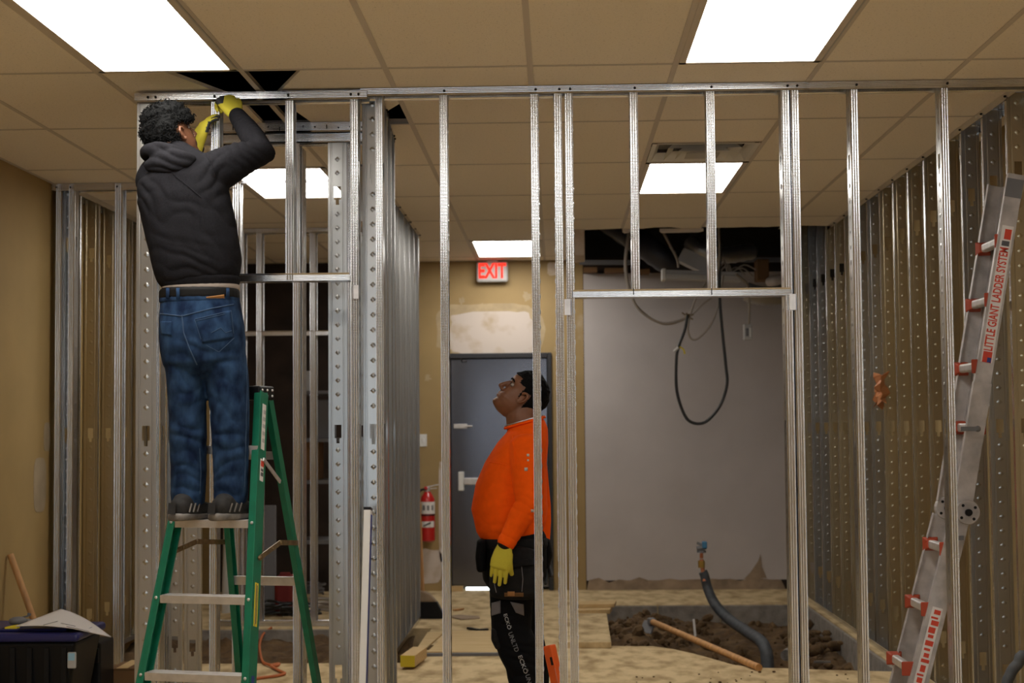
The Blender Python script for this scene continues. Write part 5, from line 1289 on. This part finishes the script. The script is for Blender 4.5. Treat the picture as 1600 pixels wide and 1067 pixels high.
ch=MB(); ch.tube([p+Vector((-.002,0,.010)) for p in pts],.0028,5); ch.build('necklace',MT['alu'],m2)
seam(sb,[(798,672),(803,700),(806,730)],'armhole_seam',MT['hivis'],shirt,.003)
seam(sb,[(765,722),(780,724),(795,728)],'chest_seam',MT['hivis'],shirt,.003)
for px,py,w in ((825,711,2),(825,719,1.4),(822,733,2.6),(832,798,2.2)): decal(sb,[(px-w,py-w),(px+w,py-w),(px+w,py+w),(px-w,py+w)],'paint_spot',MT['plaster'],shirt,.003,2,.001)
# trousers
tr=MB()
tr.loft([U(803,905,.150,.165),U(803,880,.160,.172),U(803,855,.160,.170),U(804,835,.155,.165)],n=28,power=2.3)
for lg in (leg(0,-.095,1.22),leg(14,.10,1.2)): tr.loft(lg,n=22)
tme=remesh(tr,.007,6,folds=[(P(800,960,Y2-.2),(.2,0,1),.045,.12,.006),(P(815,1040,Y2-.2),(.3,0,1),.05,.12,.008)],seed=6); trous=ob('trousers',tme,MT['pants'],m2); tb=bvh_of(tme)
wb_=MB(); wb_.loft([U(803,852,.164,.175),U(803,842,.163,.174)],n=30,power=2.3); ob('tool_belt',remesh(wb_,.006,2),MT['pouch'],m2)
# tool pouch on near hip
pc=MB(); q0=P(803,905,Y2-.20); a=P(768,875,Y2-.2); b=P(842,930,Y2-.2)
pc.loft([(P(806,932,Y2-.205),.115,.030),(P(806,925,Y2-.205),.125,.042),(P(806,900,Y2-.205),.125,.048),(P(806,872,Y2-.200),.118,.042),(P(808,858,Y2-.195),.105,.030)],ref=(1,0,0),n=24,power=3.5)
pme=remesh(pc,.006,4,folds=[(P(800,885,Y2-.25),(.2,0,1),.06,.08,.004)],seed=3); pouch=ob('tool_pouch',pme,MT['pouch'],m2); pb=bvh_of(pme)
decal(pb,[(768,880),(836,872),(838,882),(770,890)],'pouch_flap',MT['pouch'],pouch,.006,8,.004)
decal(pb,[(788,926),(818,926),(818,932),(788,932)],'pouch_strip',MT['card'],pouch,.004,4); decal(pb,[(793,924),(804,924),(804,931),(793,931)],'pouch_badge',MT['leather'],pouch,.007,4)
seam(pb,[(815,885),(817,905),(815,928)],'pouch_seam',MT['greyprint'],pouch,.002); seam(pb,[(770,893),(773,915),(776,928)],'pouch_seam',MT['greyprint'],pouch,.002)
pk=MB(); pk.loft([(P(752,890,Y2-.10),.022,.06),(P(751,870,Y2-.10),.026,.065),(P(753,846,Y2-.10),.024,.062)],ref=(1,0,0),n=14,power=3); ob('front_pocket',remesh(pk,.006,3),MT['pants'],m2)
pk=MB(); pk.loft([(P(852,885,Y2+.06),.02,.06),(P(856,865,Y2+.06),.026,.07),(P(853,845,Y2+.06),.022,.06)],ref=(1,0,0),n=14,power=3); ob('rear_pouch',remesh(pk,.006,3),MT['pants'],m2)
# leg prints: letters run down the trouser leg
decal(tb,[(768,942),(782,938),(782,958),(768,962)],'print_patch',MT['greyprint'],trous,.003,8,.001); decal(tb,[(797,940),(818,944),(819,962),(806,957)],'print_patch',MT['greyprint'],trous,.003,8,.001)
decal(tb,[(785,938),(794,938),(794,975),(785,975)],'leg_stripe',MT['pants'],trous,.004,6,.001)
def leg_text(s,c0,c1,hpx,m,name):
    me=text_mesh(s,1.0,bold=.012,extrude=0); xs=[v.co.x for v in me.vertices]; ys=[v.co.y for v in me.vertices]; bm=bmesh.new(); bm.from_mesh(me)
    bmesh.ops.triangulate(bm,faces=bm.faces); bm.to_mesh(me); bm.free()
    x0,x1=min(xs),max(xs); y0,y1=min(ys),max(ys); A_=Vector((*c0,0)); B_=Vector((*c1,0)); d=(B_-A_); nrm=Vector((-d.y,d.x,0)).normalized()*-1
    okk=True
    for v in me.vertices:
        u=(v.co.x-x0)/(x1-x0); w=(v.co.y-(y0+y1)/2)/(y1-y0); p=A_+d*u+nrm*(w*hpx); q=cast(tb,p.x,p.y,.008); 
        v.co=q if q is not None else P(p.x,p.y,Y2-.2)
    me.materials.clear(); me.materials.append(m); return link(name,me,trous)
leg_text('ECKÖ',(790,959),(797,983),7,MT['printgrey'],'lettering'); leg_text('ECKÖ',(813,1024),(823,1052),8,MT['printgrey'],'lettering')
leg_text('UNLTD',(797,988),(808,1018),7,MT['mgrey_print'] if 'mgrey_print' in MT else MT['mgrey'],'lettering'); leg_text('UNLTD',(824,1054),(832,1085),7,MT['mgrey'],'lettering')
# knee pad
kp=MB(); kp.loft([(P(780,1010,Y2-.10),.02,.055),(P(775,997,Y2-.10),.024,.062),(P(774,982,Y2-.10),.02,.055)],ref=(1,0,0),n=14,power=2.6); ob('knee_pad',remesh(kp,.005,3),MT['pouch'],trous)
# boots
for c,dy in ((P(820,1112,Y2-.095),0),(P(834,1112,Y2+.10),0)):
    m=MB(); x,y=c.x,c.y
    m.loft([(Vector((x+.07,y,.05)),.045,.045),(Vector((x+.02,y,.06)),.048,.055),(Vector((x-.06,y,.048)),.048,.042),(Vector((x-.14,y,.038)),.046,.034),(Vector((x-.18,y,.03)),.034,.024)],ref=(0,1,0),n=16,power=2.6); m.loft([(Vector((x+.02,y,.06)),.055,.052),(Vector((x+.02,y,.17)),.055,.055)],ref=(1,0,0),n=16)
    bt=ob('boot',remesh(m,.006,3),MT['shoe'],m2); MB().prism([(x-.20,y-.03),(x-.12,y-.05),(x+.06,y-.042),(x+.105,y),(x+.06,y+.042),(x-.12,y+.05),(x-.20,y+.03)],.001,.026).build('sole',MT['black'],bt,bevel=.004)
# gloves
hmn=hand_mb(WRn,P(776,905,Y2-.305)-WRn,(.25,.9,0),1,(.16,.14,.16,.2),.10,1.15,.25,.5)
glove(hmn,'glove',m2,None,[MT['glove']])
cf=MB(); cf.loft([(ELn.lerp(WRn,.84),.046,.044),(ELn.lerp(WRn,.98),.043,.041)],ref=(1,0,0),n=18); ob('cuff',remesh(cf,.005,2),MT['hivis'],shirt)
cf=MB(); cf.loft([(ELn.lerp(WRn,.97),.038,.036),(ELn.lerp(WRn,1.04),.036,.034)],ref=(1,0,0),n=18); ob('glove_cuff',remesh(cf,.005,2),MT['belt'],m2)
hmf=hand_mb(WRf,Vector((-.05,0,-1)),(-.2,-.9,0),-1,(.3,.3,.3,.3),.08,1.1,.4,.5); glove(hmf,'glove',m2,None,[MT['coating']])
